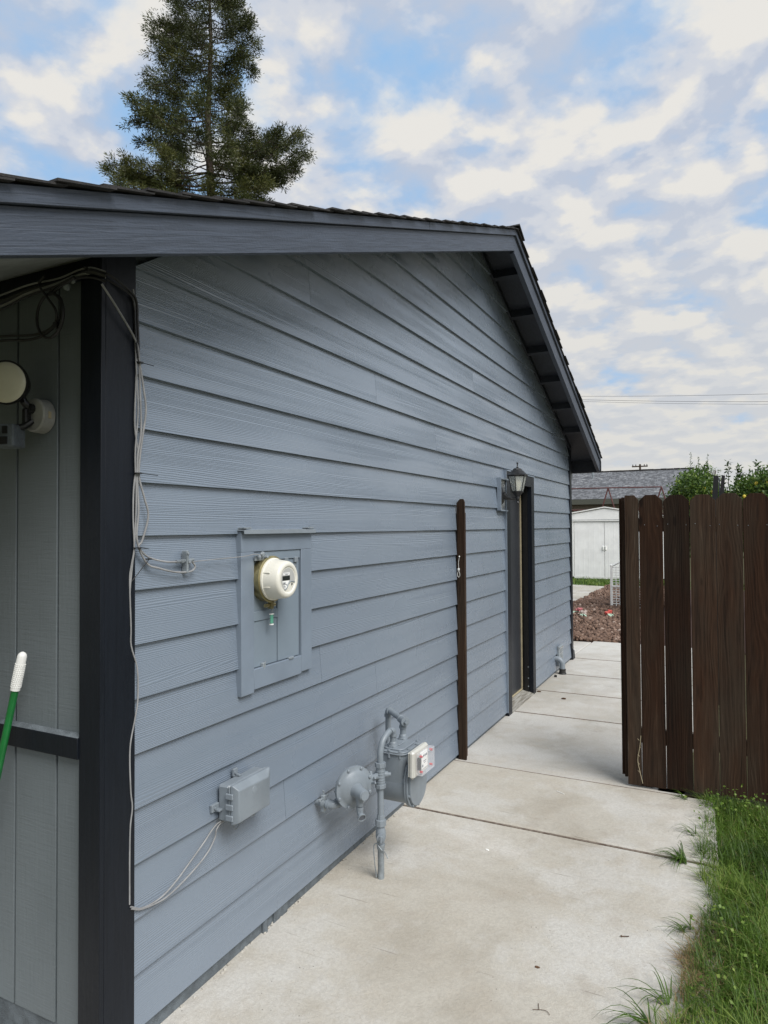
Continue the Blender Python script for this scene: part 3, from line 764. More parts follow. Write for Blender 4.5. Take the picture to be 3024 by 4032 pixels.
q.tube([eb-Vector((0, 0, .02)), (eb.x, eb.y, .40), (eb.x, eb.y-.03, .37), (.105, 2.76, .370)], pr, 14)
elbow(q, (.105, 2.735, .370), (0, 1, 0), (-1, 0, 0), .0195, .0225)
q.tube([(.08, 2.735, .370), (-.01, 2.735, .370)], pr, 14)
q.build('outlet_pipe', M_steel, gm)
q = MB(); cc = Vector((.045, 2.735, .37))
q.lathe([(-.008, .0205), (.008, .0205)], cc, (1, 0, 0), 12); q.rbox(.036, .054, 2.725, 2.745, .385, .408, .002); q.rbox(.036, .054, 2.725, 2.745, .332, .355, .002)
q.tube([(.045, 2.735, .325), (.045, 2.735, .425)], .0035, 6); q.tube([(.045, 2.70, .395), (.045, 2.77, .395)], .0035, 6); q.ball((.045, 2.70, .395), .008, 6); q.ball((.045, 2.77, .395), .007, 6); q.ball((.045, 2.735, .425), .006, 6)
q.build('ground_clamp', M_galv, gm)
# fitting with lock wing
q = MB()
FZ = .119; q.M = Matrix.Translation((0, 0, FZ))
q.lathe([(0, .0262), (.022, .0262)], (.25, 2.92, .392), (0, 0, 1), 8, .5); q.lathe([(0, .0262), (.018, .0262)], (.25, 2.92, .294), (0, 0, 1), 8, .5)
q.lathe([(0, .0215), (.09, .0215)], (.25, 2.92, .305), (0, 0, 1), 16)
for z in (.32, .332, .345, .36, .372): q.lathe([(0, .0232), (.004, .0232)], (.25, 2.92, z), (0, 0, 1), 16)
q.lathe([(0, .015), (.02, .015), (.021, .010), (.034, .010)], (.262, 2.932, .355), (.89, .45, 0), 12)
q.build('service_fitting', M_steel, gm, bevel=.0006)
q = MB(); q.M = Matrix.Translation((.226, 2.888, .345+FZ)) @ Matrix.Scale(1.15, 4) @ Matrix.Rotation(R(-25), 4, 'Z') @ Matrix.Rotation(R(-18), 4, 'Y')
q.rbox(-.012, .004, -.012, .0, -.022, .03, .002); q.rbox(-.033, -.014, -.010, .0, -.03, .026, .002); q.rbox(-.006, .028, -.014, -.006, -.022, -.012, .002); q.rbox(-.03, .02, -.006, .002, -.004, .006, .001)
q.build('lock_wing', M_steel, gm)
q = MB(); q.lathe([(0, .018), (.01, .019), (.012, .0262), (.040, .0262), (.042, .019), (.062, .018)], (.25, 2.92, .222), (0, 0, 1), 8, .5); q.build('lower_union', M_steel, gm, bevel=.0006)
q = MB(); q.lathe([(0, .015), (.01, .018), (.035, .025), (.062, .024), (.082, .0185)], (.25, 2.92, .146), (0, 0, 1), 16)
q.lathe([(0, .020), (.008, .020), (.009, .012), (.016, .011)], (.260, 2.900, .186), (.5, -.87, 0), 12); q.build('shutoff_valve', M_steel, gm)
q = MB(); q.M = Matrix.Translation((.268, 2.886, .186)); q.rbox(-.004, .004, -.006, .002, -.02, .014, .002); q.build('valve_key', M_steel, gm)
q = MB(); q.lathe([(0, .018), (.024, .021), (.026, .015), (.032, .014)], (.25, 2.92, .122), (0, 0, 1), 12); q.tube([(.25, 2.92, -.04), (.25, 2.92, .124)], .0155, 14); q.build('pipe_sleeve', M_galv, gm)
q = MB(); q.tube(bez([(.256, 2.905, .150), (.238, 2.90, .155), (.222, 2.90, .135), (.224, 2.905, .06), (.232, 2.908, -.01)], 6), .0028, 6); q.tube(bez([(.24, 2.9, .152), (.265, 2.90, .128), (.272, 2.915, .115), (.287, 2.92, .085)], 5), .0022, 5); q.build('tracer_wire', M_galv, gm)
# meter body
def rrect(x0, x1, y0, y1, r, n=5):
    o = []
    for (cx_, cy_, a0) in ((x1-r, y1-r, 0), (x0+r, y1-r, 90), (x0+r, y0+r, 180), (x1-r, y0+r, 270)):
        for k in range(n+1): a = R(a0+90*k/n); o.append((cx_+r*math.cos(a), cy_+r*math.sin(a)))
    return o
bx0, bx1, by0, by1 = .195, .348, 2.985, 3.195; cyc = 3.09; zc_ = .395
q = MB(); q.prism(rrect(bx0+.006, bx1-.008, by0+.008, by1-.008, .03), 2, .40, .552)
q.lathe([(0, .094), (.02, .100), (.16, .100), (.163, .1)], (bx0-.012, cyc, zc_), (1, 0, 0), 40)
mbody = q.build('meter_body', M_steel, gm, bevel=.002)
q = MB(); q.prism(rrect(bx0, bx1, by0, by1, .038), 2, .5525, .560); q.prism(rrect(bx0+.002, bx1-.002, by0+.002, by1-.002, .036), 2, .5605, .568)
q.prism(rrect(bx0+.02, bx1-.022, by0+.022, by1-.022, .03), 2, .568, .576); q.prism(rrect(.225, .285, 3.062, 3.135, .01), 2, .576, .581)
q.lathe([(0, .024), (.008, .022)], (.262, 3.035, .568), (0, 0, 1), 16); q.lathe([(0, .024), (.008, .022)], (.255, 3.165, .568), (0, 0, 1), 16)
lid = q.build('meter_lid', M_steel, gm, bevel=.0025)
for (x, y) in ((.215, 2.995), (.262, 2.99), (.318, 2.995), (.340, 3.045), (.343, 3.135), (.325, 3.185), (.205, 3.04), (.205, 3.14)):
    t = MB(); t.lathe([(0, .007), (.005, .007), (.006, .005)], (x, y, .5685), (0, 0, 1), 8); t.lathe([(0, .006), (.018, .006)], (x, y, .536), (0, 0, 1), 8); t.build('bolt', M_steel, lid)
# front diaphragm cover
def shield(r, top):
    o = []
    for k in range(25):
        a = R(200+140*k/24) if False else R(-180-20+220*k/24-0)
        o.append((cyc+r*math.cos(a), zc_-.002+r*math.sin(a)))
    return o
def shape(s_):
    o = []
    for k in range(21):
        a = math.pi+math.pi*k/20; o.append((cyc+.106*s_*math.cos(a), zc_-.010+.098*s_*math.sin(a)))
    o += [(cyc+.106*s_, zc_+.05), (cyc+.085*s_, zc_+.098*s_), (cyc+.05*s_, zc_+.118*s_), (cyc-.05*s_, zc_+.118*s_), (cyc-.085*s_, zc_+.098*s_), (cyc-.106*s_, zc_+.05)]
    return o
q = MB(); q.prism(shape(1.04), 0, .343, .353); q.prism(shape(1.04), 0, .3545, .364); q.prism(shape(.93), 0, .364, .376)
fc = q.build('diaphragm_cover', M_steel, gm, bevel=.002)
for a in (150, 195, 235, 275, 310, 350, 30):
    y, z = cyc+.100*math.cos(R(a)), zc_-.006+.098*math.sin(R(a))
    t = MB(); t.lathe([(0, .007), (.008, .007), (.009, .005)], (.364, y, z), (1, 0, 0), 8); t.lathe([(0, .0065), (.022, .0065)], (.338, y, z), (1, 0, 0), 8); t.build('bolt', M_steel, fc)
# index box
q = MB(); q.lathe([(0, .025), (.04, .025)], (.345, 3.045, .515), (1, 0, 0), 16); q.build('index_neck', M_steel, gm)
q = MB(); q.rbox(.384, .411, 2.950, 3.130, .463, .592, .009); q.rbox(.379, .386, 2.955, 3.13, .47, .585, .002)
ix = q.build('index_box', M_index, gm, bevel=.002)
q = MB(); q.rbox(.4135, .446, 2.972, 3.126, .478, .580, .003); q.build('index_window', M_clear, ix)
q = MB(); q.box(.4138, .420, 3.015, 3.095, .492, .570); df = q.build('dial_plate', M_white, ix)
q = MB()
for (y, z) in ((3.03, .55), (3.047, .551), (3.064, .551), (3.081, .55)): q.lathe([(0, .0062), (.001, .0062)], (.42, y, z), (1, 0, 0), 10)
q.lathe([(0, .007), (.001, .007)], (.42, 3.035, .505), (1, 0, 0), 10); q.box(.42, .4208, 3.045, 3.08, .523, .526); q.box(.42, .4208, 3.05, 3.075, .515, .517)
q.box(.4202, .421, 3.0155, 3.017, .493, .569); q.build('dial', M_ink, df)
for (y, z) in ((2.992, .564), (2.992, .492), (3.112, .564), (3.112, .492)):
    q = MB(); q.lathe([(0, .006), (.013, .006)], (.425, y, z), (1, 0, 0), 10); q.build('red_plug', M_red, ix)
for z0_, z1_ in ((.50, .556),):
    q = MB(); q.box(.414, .43, 2.986, 2.998, z0_, z1_); q.build('counter_wheel', M_lcd, ix)
# regulator
ra_ = R(-29); nd = Vector((math.cos(ra_), math.sin(ra_), -.02)).normalized(); rc_ = Vector((.175, 2.792, .447))
q = MB(); q.lathe([(-.055, .03), (-.035, .06), (-.014, .080), (-.010, .097), (-.001, .098)], rc_, nd, 40)
q.lathe([(.0005, .098), (.008, .097), (.009, .080), (.014, .074), (.022, .060), (.029, .042), (.033, .030)], rc_, nd, 40)
side_v = Vector((-nd.y, nd.x, 0)).normalized()
q.tube([rc_-nd*.045, rc_-nd*.045+side_v*.05, Vector((.25, 2.90, .475))], .015, 12)
q.tube([rc_-nd*.045, rc_-nd*.045-side_v*.07+Vector((0, 0, -.03))], .015, 12)
reg = q.build('regulator', M_steel, gm, angle=50)
for k in range(8):
    a = R(22+45*k); p = rc_+nd*.006+(side_v*math.cos(a)+Vector((0, 0, 1))*math.sin(a))*.090
    t = MB(); t.lathe([(0, .0078), (.008, .0078), (.010, .005)], p, nd, 8); t.lathe([(0, .006), (.02, .006)], p-nd*.02, nd, 8); t.build('bolt', M_steel, reg)
bc = rc_+nd*.036-side_v*.003+Vector((0, 0, -.006))
q = MB(); q.lathe([(-.01, .036), (.012, .028), (.062, .0245), (.063, .021), (.067, .021)], bc, nd, 24); q.build('spring_barrel', M_steel, reg)
vb_ = bc+nd*.018
q = MB(); q.tube([vb_+Vector((0, 0, -.0)), vb_+Vector((.002, 0, -.05)), vb_+Vector((.002, 0, -.062))], [.022, .017, .015], 16); q.lathe([(0, .017), (.012, .017)], vb_+Vector((.002, 0, -.077)), (0, 0, 1), 16)
e0 = vb_+Vector((.002, 0, -.077)); q.lathe([(0, .0165), (.016, .0165)], e0+Vector((0, 0, -.016)), (0, 0, 1), 8)
o_ = Vector((.75, -.6, -.35)).normalized()
q.lathe([(0, .013), (.018, .014), (.022, .0195), (.03, .0195), (.03, .0155), (.018, .013)], e0+Vector((0, 0, -.02)), o_, 20)
q.build('vent_elbow', M_steel, reg)
q = MB(); q.lathe([(0, .013), (.001, .013)], e0+Vector((0, 0, -.02))+o_*.0265, o_, 16); q.build('vent_screen', M_ink, reg)

# ================================================================== TELECOM BOX
tb = thing('telephone_box', 'small grey plastic telephone junction box mounted low on the siding', 'junction box', (.03, 2.14, .56))
X0, X1, ty0, ty1, tz0, tz1 = .014, .115, 2.025, 2.245, .558, .693
q = MB(); q.rbox(X0+.006, X1-.045, ty0, ty1, tz0, tz1, .006); q.rbox(X0+.07-.014, X1-.036, ty0-.004, ty1+.004, tz0-.004, tz1+.004, .004); q.build('box_base', M_steel, tb, bevel=.001)
q = MB(); xa = X1-.034
o1 = [(xa, ty0-.004, tz0-.004), (xa, ty1+.006, tz0-.004), (xa, ty1+.006, tz1+.006), (xa, ty0-.004, tz1+.006)]
o2 = [(xa+.012, ty0-.004, tz0-.004), (xa+.012, ty1+.006, tz0-.004), (xa+.012, ty1+.006, tz1+.006), (xa+.012, ty0-.004, tz1+.006)]
o3 = [(X1, ty0+.006, tz0+.004), (X1-.002, ty1-.026, tz0+.004), (X1-.002, ty1-.030, tz1-.020), (X1, ty0+.006, tz1-.012)]
q.add(o1+o2+o3, [(3, 2, 1, 0), (0, 1, 5, 4), (1, 2, 6, 5), (2, 3, 7, 6), (3, 0, 4, 7), (4, 5, 9, 8), (5, 6, 10, 9), (6, 7, 11, 10), (7, 4, 8, 11), (8, 9, 10, 11)])
tl = q.build('box_lid', M_steel, tb, bevel=.003)
q = MB(); q.lathe([(0, .014), (.0012, .013)], (X1-.0012, 2.125, .655), (1, 0, 0), 20); q.build('embossed_disc', M_steel, tl)
for z in (tz0+.02, tz0+.06, tz0+.10):
    q = MB(); q.rbox(X0+.05, X1-.018, ty0-.012, ty0-.004, z-.009, z+.012, .002); q.build('latch_clip', M_steel, tb)
for (a, b_, c_, d_) in ((ty0-.040, ty0, .60, .628), (2.11, 2.135, tz1, tz1+.03)):
    q = MB(); q.rbox(X0, X0+.012, a, b_, c_, d_, .002); q.rbox(X0+.004, X0+.03, (a+b_)/2-.002, b_-.0, c_+.001, c_+.008, .001)
    q.lathe([(0, .005), (.006, .005)], (X0+.012, (a+b_)/2-.006, (c_+d_)/2), (1, 0, 0), 8); q.build('mounting_tab', M_steel, tb)
q = MB(); q.tube(bez([(.06, 2.15, tz0), (.06, 2.17, tz0-.03), (.06, 2.20, tz0-.028), (.06, 2.22, tz0)], 6), .003, 6); q.tube(bez([(.05, 2.07, tz0), (.05, 2.085, tz0-.05), (.05, 2.11, tz0-.045), (.05, 2.10, tz0-.008)], 6), .002, 6)
q.build('cable_loop', M_galv, tb)
q = MB(); q.lathe([(0, .02), (.02, .016)], (.055, 2.10, tz0-.018), (0, 0, 1), 10); q.build('cable_grommet', M_found, tb)

# ================================================================== CABLES
cb = thing('cable_bundle', 'bundle of grey coax cables tied down the house corner beside the charcoal trim', 'cable', (.03, 1.62, 1.5))
A = [(.035, 1.470, 2.415), (.04, 1.53, 2.35), (.032, 1.61, 2.27), (.03, 1.628, 2.20), (.035, 1.640, 2.12), (.035, 1.650, 2.05), (.032, 1.640, 1.97), (.03, 1.630, 1.90), (.03, 1.626, 1.83), (.034, 1.645, 1.76), (.034, 1.662, 1.70), (.03, 1.640, 1.62), (.03, 1.625, 1.60), (.03, 1.665, 1.565), (.03, 1.74, 1.546), (.03, 1.80, 1.542)]
B = [(.028, 1.60, 2.44), (.026, 1.618, 2.36), (.028, 1.625, 2.25), (.028, 1.632, 2.1), (.028, 1.636, 1.98), (.028, 1.622, 1.90), (.028, 1.620, 1.82), (.028, 1.626, 1.72), (.028, 1.620, 1.62), (.03, 1.660, 1.545), (.034, 1.71, 1.525), (.034, 1.79, 1.507), (.034, 1.86, 1.505), (.034, 1.885, 1.520), (.032, 1.872, 1.540)]
Cc = [(.022, 1.61, 2.42), (.024, 1.622, 2.28), (.024, 1.618, 2.15), (.024, 1.613, 2.0), (.024, 1.626, 1.9), (.024, 1.610, 1.80), (.024, 1.607, 1.7), (.024, 1.612, 1.60), (.022, 1.607, 1.55), (.02, 1.600, 1.48), (.016, 1.5995, 1.42)]
D = [(.022, 1.612, 2.40), (.026, 1.616, 2.2), (.026, 1.625, 2.05), (.026, 1.613, 1.9), (.026, 1.618, 1.76), (.024, 1.612, 1.6), (.022, 1.602, 1.54), (.02, 1.597, 1.49), (.022, 1.601, 1.34), (.02, 1.604, 1.28), (.022, 1.628, 1.20), (.022, 1.630, 1.10), (.02, 1.620, 1.04), (.02, 1.6, .95), (.02, 1.603, .82), (.02, 1.61, .76), (.02, 1.602, .70), (.02, 1.5995, .60), (.02, 1.600, .455)]
for i, (p, r) in enumerate(((A, .0034), (B, .0034), (Cc, .0028), (D, .0025))):
    q = MB(); q.tube(bez(p, 7), r, 8); q.build('cable', M_cableg, cb)
for (y, z, l) in ((1.628, 2.205, .03), (1.622, 1.84, .055), (1.620, 1.596, .02), (1.665, 1.558, 0)):
    q = MB(); q.lathe([(-.002, .013), (.002, .013)], (.03, y, z), (0, 0, 1), 10)
    if l: q.tube([(.036, y+.01, z), (.05, y+.012+l, z-.004)], .0013, 5)
    else: q.tube([(.036, y, z), (.03, 1.598, 1.49)], .0014, 5)
    q.build('zip_tie', M_blackp, cb)
q = MB(); q.tube([(.03, 1.795, 1.542), (.03, 1.88, 1.546)], .006, 10); q.lathe([(0, .008), (.014, .008)], (.03, 1.815, 1.5425), (0, 1, 0), 6); q.rbox(.014, .04, 1.838, 1.848, 1.50, 1.58, .002); q.ball((.04, 1.85, 1.54), .009, 6); q.ball((.04, 1.843, 1.57), .006, 6)
q.build('ground_block', M_galv, cb)
bc_ = thing('cable_bundle', 'black cables hanging at the top of the house corner under the eave', 'cable', (.03, 1.6, 2.4))
for p, r in (([(-.02, 1.45, 2.47), (.03, 1.50, 2.455), (.035, 1.585, 2.425), (.032, 1.612, 2.40), (.03, 1.618, 2.34), (.028, 1.624, 2.27), (.028, 1.626, 2.2)], .0042), ([(.0, 1.45, 2.46), (.035, 1.57, 2.42), (.034, 1.60, 2.38), (.034, 1.606, 2.30), (.03, 1.62, 2.22)], .003)):
    q = MB(); q.tube(bez(p, 6), r, 8); q.build('cable', M_cabled, bc_)
gw_ = MB(); gw_.tube(bez([(.036, 1.87, 1.538), (.034, 1.90, 1.540), (.03, 2.0, 1.542), (.045, 2.15, 1.547), (.048, 2.21, 1.553), (.05, 2.25, 1.548)], 8), .0016, 6)
tag(gw_.build('ground_wire', M_cableg, loc=(.03, 1.87, 1.54)), 'thin bare wire running from the cable clamp to the meter cabinet', 'wire')
for lab, p in (('upper of two thin grey wires drooping from the corner to the telephone box', [(.022, 1.602, .447), (.024, 1.65, .420), (.026, 1.73, .416), (.026, 1.80, .438), (.026, 1.87, .474), (.026, 1.94, .512), (.028, 1.99, .545), (.03, 2.03, .555), (.05, 2.09, .552)]), ('lower of two thin grey wires drooping from the corner to the telephone box', [(.024, 1.604, .440), (.026, 1.65, .418), (.03, 1.75, .408), (.03, 1.87, .435), (.03, 1.955, .470), (.026, 2.0, .505), (.03, 2.005, .535), (.03, 2.04, .55), (.05, 2.10, .558)])):
    q = MB(); q.tube(bez(p, 8), .0028, 7); tag(q.build('wire', M_cableg, loc=(.02, 1.6, .44)), lab, 'wire', 'thin wires to the telephone box')
# coil of cable under the eave on the front wall
ec = thing('cable_coil', 'dark loops of cable hanging from a run of wires under the front eave', 'cable', (-.15, 1.45, 2.3))
q = MB(); yy = 1.44
cy_ = []
for k in range(50):
    a = R(100-360*1.5*k/49); cy_.append((-.160+.062*math.cos(a), yy-.004*k/49, 2.335+.070*math.sin(a)))
q.tube(bez([(-.05, yy, 2.44), (-.14, yy, 2.425)], 2)+cy_[:], .0045, 8); q.build('cable', M_cabled, ec)
q = MB(); q.tube(bez([(-.7, yy, 2.30), (-.41, yy, 2.288), (-.25, yy, 2.272), (-.16, yy, 2.29), (-.115, yy, 2.33), (-.11, yy, 2.38), (-.14, yy, 2.41), (-.05, yy, 2.44)], 8), .0045, 8); q.build('cable', M_cabled, ec)
q = MB(); q.tube(bez([(-.7, yy, 2.315), (-.41, yy, 2.303), (-.24, yy, 2.286), (-.15, yy, 2.30), (-.12, yy-.01, 2.34), (-.17, yy-.01, 2.40), (-.215, yy, 2.445), (-.19, yy, 2.468)], 8), .004, 8); q.build('cable', M_cabled, ec)
q = MB(); q.rbox(-.135, -.118, yy-.012, yy+.006, 2.29, 2.31, .002); q.build('zip_tie', M_blackp, ec)
er = thing('cable_run', 'grey and black cables stapled along the top of the front wall', 'cable', (-.4, 1.46, 2.45))
for (zl, zr, r, mt_, ym) in ((2.43, 2.458, .010, M_blackp, 1.47), (2.405, 2.452, .0036, M_cableg, 1.455), (2.448, 2.470, .003, M_cableg, 1.46), (2.39, 2.44, .0035, M_cabled, 1.45)):
    q = MB(); q.tube(bez([(-2.5, ym, zl-.1), (-1.2, ym, zl-.04), (-.5, ym, zl), (-.3, ym, (zl+zr)/2+.004), (-.15, ym, zr-.01), (-.06, ym, zr), (.0, 1.46, zr-.002), (.03, 1.49, zr-.01)], 6), r, 8); q.build('cable', mt_, er)
q = MB(); q.ball((-.095, 1.45, 2.425), .012, 8, (1, 1, 1.4), .3); q.ball((-.07, 1.45, 2.44), .010, 8, (1, 1, 1.4), .3); q.build('cable_connector', M_galv, er)

# ================================================================== FLOODLIGHT on front wall
fl_ = thing('floodlight', 'round motion sensor floodlight with cream lens on the front wall', 'floodlight', (-.25, 1.5, 2.03))
q = MB(); q.lathe([(0, .052), (.004, .056), (.040, .055), (.045, .050), (.046, .02)], (-.262, 1.499, 2.030), (0, -1, 0), 28); q.build('wall_plate', M_fixt, fl_)
q = MB(); q.rbox(-.222, -.205, 1.470, 1.480, 2.018, 2.04, .0003); q.build('warning_sticker', M_strip, fl_)
hd = Vector((-.300, 1.40, 2.127)); dn = Vector((.42, -.88, -.05)).normalized()
q = MB(); q.lathe([(-.05, .03), (-.035, .05), (0, .066), (.016, .071), (.022, .071), (.022, .067)], hd, dn, 32); hs = q.build('lamp_head', M_blackp, fl_, angle=50)
q = MB(); q.lathe([(.018, .0665), (.024, .064), (.029, .050), (.031, .025), (.0315, .0)], hd, dn, 32); q.build('lens', M_lensw, hs, angle=60)
q = MB(); q.tube([hd-dn*.03, (-.268, 1.43, 2.065), (-.268, 1.45, 2.05)], .012, 10); q.lathe([(0, .016), (.018, .016)], (-.262, 1.455, 2.05), (0, -1, 0), 12)
q.tube([(-.262, 1.452, 2.01), (-.272, 1.43, 1.99), (-.285, 1.415, 1.985)], .011, 10); q.rbox(-.285, -.262, 1.43, 1.452, 1.99, 2.05, .004); q.build('swivel_arm', M_blackp, fl_)
SM = Matrix.Translation((-.306, 1.40, 1.957)) @ Matrix.Rotation(R(22), 4, 'Z') @ Matrix.Scale(1.1, 4)
q = MB(); q.M = SM; q.rbox(-.035, .035, -.03, .03, -.033, .033, .004); sn = q.build('motion_sensor', M_found, fl_)
q = MB(); q.M = SM; q.box(-.028, -.005, -.032, -.030, .002, .026); q.box(.002, .018, -.032, -.030, .004, .026); q.box(-.028, .018, -.032, -.030, -.026, -.004); q.build('sensor_lens', M_blackp, sn)

# broom / pole
bp = thing('mop', 'green mop pole with white rubber grip leaning on the front wall', 'mop', (-.52, 1.25, 0))
top = Vector((-.2835, 1.44, 1.262)); mid = Vector((-.311, 1.433, 1.141)); low = mid+(mid-top).normalized()*1.16; low.z = max(low.z, 0)
dd = (top-mid).normalized()
q = MB(); q.tube([low, mid], .0115, 16); q.build('pole', M_green, bp)
q = MB(); q.tube([mid, mid+dd*.112, mid+dd*.119, mid+dd*.124, mid+dd*.127], [.0148, .0145, .0125, .008, .002], 20)
sv = dd.cross(Vector((0, 1, 0))).normalized(); sw = dd.cross(sv)
for i in range(13):
    for k in range(16):
        a = 2*math.pi*(k+.5*(i % 2))/16; q.ball(mid+dd*(.012+.0062*i)+(sv*math.cos(a)+sw*math.sin(a))*.0146, .0022, 6)
q.build('grip', M_white, bp)
q = MB(); q.rbox(low.x-.15, low.x+.15, low.y-.06, low.y+.06, -.025, .01, .008); q.build('mop_head', M_white, bp)

# ================================================================== WALL LANTERN
wl = thing('wall_lantern', 'black metal lantern with glass panes mounted beside the side door', 'lantern', (.03, 5.72, 1.95))
lc = Vector((.155, 5.715, 0))
q = MB(); q.M = Matrix.Translation((.03, 5.66, 1.923)) @ Matrix.Diagonal((1, .62, .75)).to_4x4()
q.lathe([(-.014, .105), (.0, .105), (.012, .085), (.02, .055)], (0, 0, 0), (1, 0, 0), 32); q.build('back_plate', M_lampm, wl)
q = MB(); q.tube(bez([(.04, 5.665, 1.93), (.07, 5.68, 1.905), (.10, 5.70, 1.897), (.152, 5.715, 1.899)], 6), [.034-.024*min(1, i/12) for i in range(19)], 12); q.build('arm', M_lampm, wl)
def hexr(rb, n=6, ph=.5): return n
def lz(mb, prof, n=6): mb.lathe([(z, r) for z, r in prof], (lc.x, lc.y, 0), (0, 0, 1), n, .5)
q = MB(); q.lathe([(1.852, .004), (1.862, .012), (1.874, .006), (1.884, .014), (1.89, .015), (1.905, .017), (1.915, .014)], (lc.x, lc.y, 0), (0, 0, 1), 12); q.build('lower_finial', M_lampm, wl, angle=60)
q = MB(); lz(q, [(1.912, .016), (1.945, .042), (1.952, .050), (1.958, .050)]); q.build('base_cup', M_lampm, wl)
q = MB(); lz(q, [(2.088, .080), (2.094, .094), (2.100, .094), (2.118, .066), (2.132, .056), (2.140, .042), (2.144, .042), (2.156, .030), (2.158, .012)]); q.build('roof_cap', M_lampm, wl)
q = MB(); q.lathe([(2.150, .012), (2.158, .008), (2.164, .012), (2.170, .006), (2.192, .004), (2.197, .009), (2.204, .009), (2.209, .002)], (lc.x, lc.y, 0), (0, 0, 1), 12); q.build('top_finial', M_lampm, wl, angle=60)
q = MB()
for k in range(6):
    a = R(60*k+30); 
    d0 = Vector((-math.cos(0), 0, 0))
ring = []
for k in range(6):
    a = 2*math.pi*(k+.5)/6
    up = Vector((1, 0, 0)); b2 = Vector((0, 0, 1)).cross(up)
    d0 = up*math.cos(a)+b2*math.sin(a); ring.append(d0)
    q.tube([lc+d0*.047+Vector((0, 0, 1.955)), lc+d0*.080+Vector((0, 0, 2.090))], .0042, 6)
for zz, rr in ((1.957, .049), (2.089, .080)):
    q.tube([lc+ring[k % 6]*rr+Vector((0, 0, zz)) for k in range(7)], .004, 6)
q.build('cage', M_lampm, wl)
for k in range(6):
    g0, g1 = ring[k], ring[(k+1) % 6]
    q = MB(); vs = [lc+g0*.046+Vector((0, 0, 1.957)), lc+g1*.046+Vector((0, 0, 1.957)), lc+g1*.078+Vector((0, 0, 2.088)), lc+g0*.078+Vector((0, 0, 2.088))]
    nn_ = (vs[1]-vs[0]).cross(vs[3]-vs[0]).normalized()*.002
    q.add(vs+[v_+nn_ for v_ in vs], [(0, 1, 2, 3), (4, 7, 6, 5), (0, 4, 5, 1), (1, 5, 6, 2), (2, 6, 7, 3), (3, 7, 4, 0)]); q.build('glass_pane', M_glass, wl, smooth=False)
q = MB(); q.lathe([(1.955, .012), (1.980, .017), (1.995, .023), (2.02, .030), (2.045, .030), (2.062, .020), (2.07, .005)], (lc.x, lc.y, 0), (0, 0, 1), 16); q.build('bulb', M_bulb, wl, angle=60)

# ================================================================== FENCE
def picket(mb, x0, x1, y0, y1, z0, z1, cut=.035):
    mb.prism([(x0, z0), (x1, z0), (x1, z1-cut), (x1-cut, z1), (x0+cut, z1), (x0, z1-cut)], 1, y0, y1)
pf = thing('wooden_fence', 'dark brown weathered dog eared picket fence standing across the walkway', 'fence', (1.6, 4.6, 0))
gx_ = [(1.165, 1.2475), (1.2510, 1.3905), (1.3943, 1.5435), (1.5475, 1.690), (1.6925, 1.8355), (1.8380, 1.981), (1.986, 2.126), (2.132, 2.272), (2.278, 2.418), (2.424, 2.564), (2.570, 2.71), (2.716, 2.856)]
for i, (a, c_) in enumerate(gx_):
    q = MB(); zt_ = 1.852-.0005*i+rng.uniform(-.003, .003)
    zb_ = .012+.004*i if i < 5 else .03
    if i == 0: q.prism([(a, zb_), (c_, zb_), (c_, zt_-.03), (c_-.025, zt_), (a+.004, zt_), (a, zt_-.006)], 1, 4.60, 4.617)
    else: picket(q, a, c_, 4.60, 4.617, zb_, zt_, .038)
    q.build('picket', M_fence, pf, bevel=.001)
q = MB(); q.box(1.143, 1.160, 4.62, 4.665, .05, 1.842); q.build('latch_board', M_fence, pf, bevel=.001)
q = MB(); q.box(1.122, 1.141, 4.66, 4.74, .05, 1.838); q.build('latch_board', M_fence, pf, bevel=.001)
for z in (.28, 1.62):
    q = MB(); q.box(1.165, 2.856, 4.6175, 4.655, z, z+.088); q.build('rail', M_fence, pf)
q = MB(); q.prism([(1.17, .4), (1.28, .38), (2.6, 1.58), (2.5, 1.615)], 1, 4.619, 4.65)
q = MB(); q.box(2.40, 2.49, 4.656, 4.745, -.05, 1.80); q.build('post', M_fence, pf)
q = MB(); q.box(1.20, 1.31, 4.64, 4.70, -.04, .012); q.box(1.34, 1.9, 4.60, 4.66, -.04, .0); q.build('kickboard', M_fence, pf)
for i, (a, c_) in enumerate(gx_[1:7]):
    for xx in (a+.025, c_-.025):
        q = MB(); q.lathe([(0, .0022), (.002, .0018)], (xx+rng.uniform(-.01,.01), 4.60, 1.665+rng.uniform(-.01,.01)), (0, -1, 0), 8); q.build('nail', M_galv, pf)
wp = thing('fence_picket', 'single dark brown picket standing upright against the siding', 'fence picket', (.04, 4.61, 0))
q = MB(); q.prism([(.016, -.004), (.074, -.004), (.074, 1.835), (.064, 1.857), (.040, 1.857), (.016, 1.83)], 1, 4.60, 4.62); q.build('board', M_fence, wp, bevel=.001)
q = MB(); q.box(.012, .05, 4.621, 4.70, .0, 1.76); q.build('backing_board', M_fence, wp, bevel=.001)
st = MB(); sx_ = .030
st.tube([(sx_+.005, 4.598, 1.445), (sx_+.0, 4.594, 1.40), (sx_+.001, 4.594, 1.36)], .0013, 5); st.rbox(sx_-.004, sx_+.008, 4.588, 4.597, 1.345, 1.362, .001)
st.tube([(sx_+.002, 4.593, 1.345), (sx_-.007, 4.593, 1.325), (sx_-.006, 4.593, 1.305), (sx_+.002, 4.593, 1.296), (sx_+.010, 4.593, 1.305), (sx_+.010, 4.593, 1.325), (sx_+.002, 4.593, 1.345)], .0014, 5); st.ball((sx_+.006, 4.597, 1.445), .006, 6)
tag(st.build('pull_cord', M_white, loc=(sx_, 4.598, 1.445)), 'white cord with loop nailed to the upright picket by the wall', 'cord')
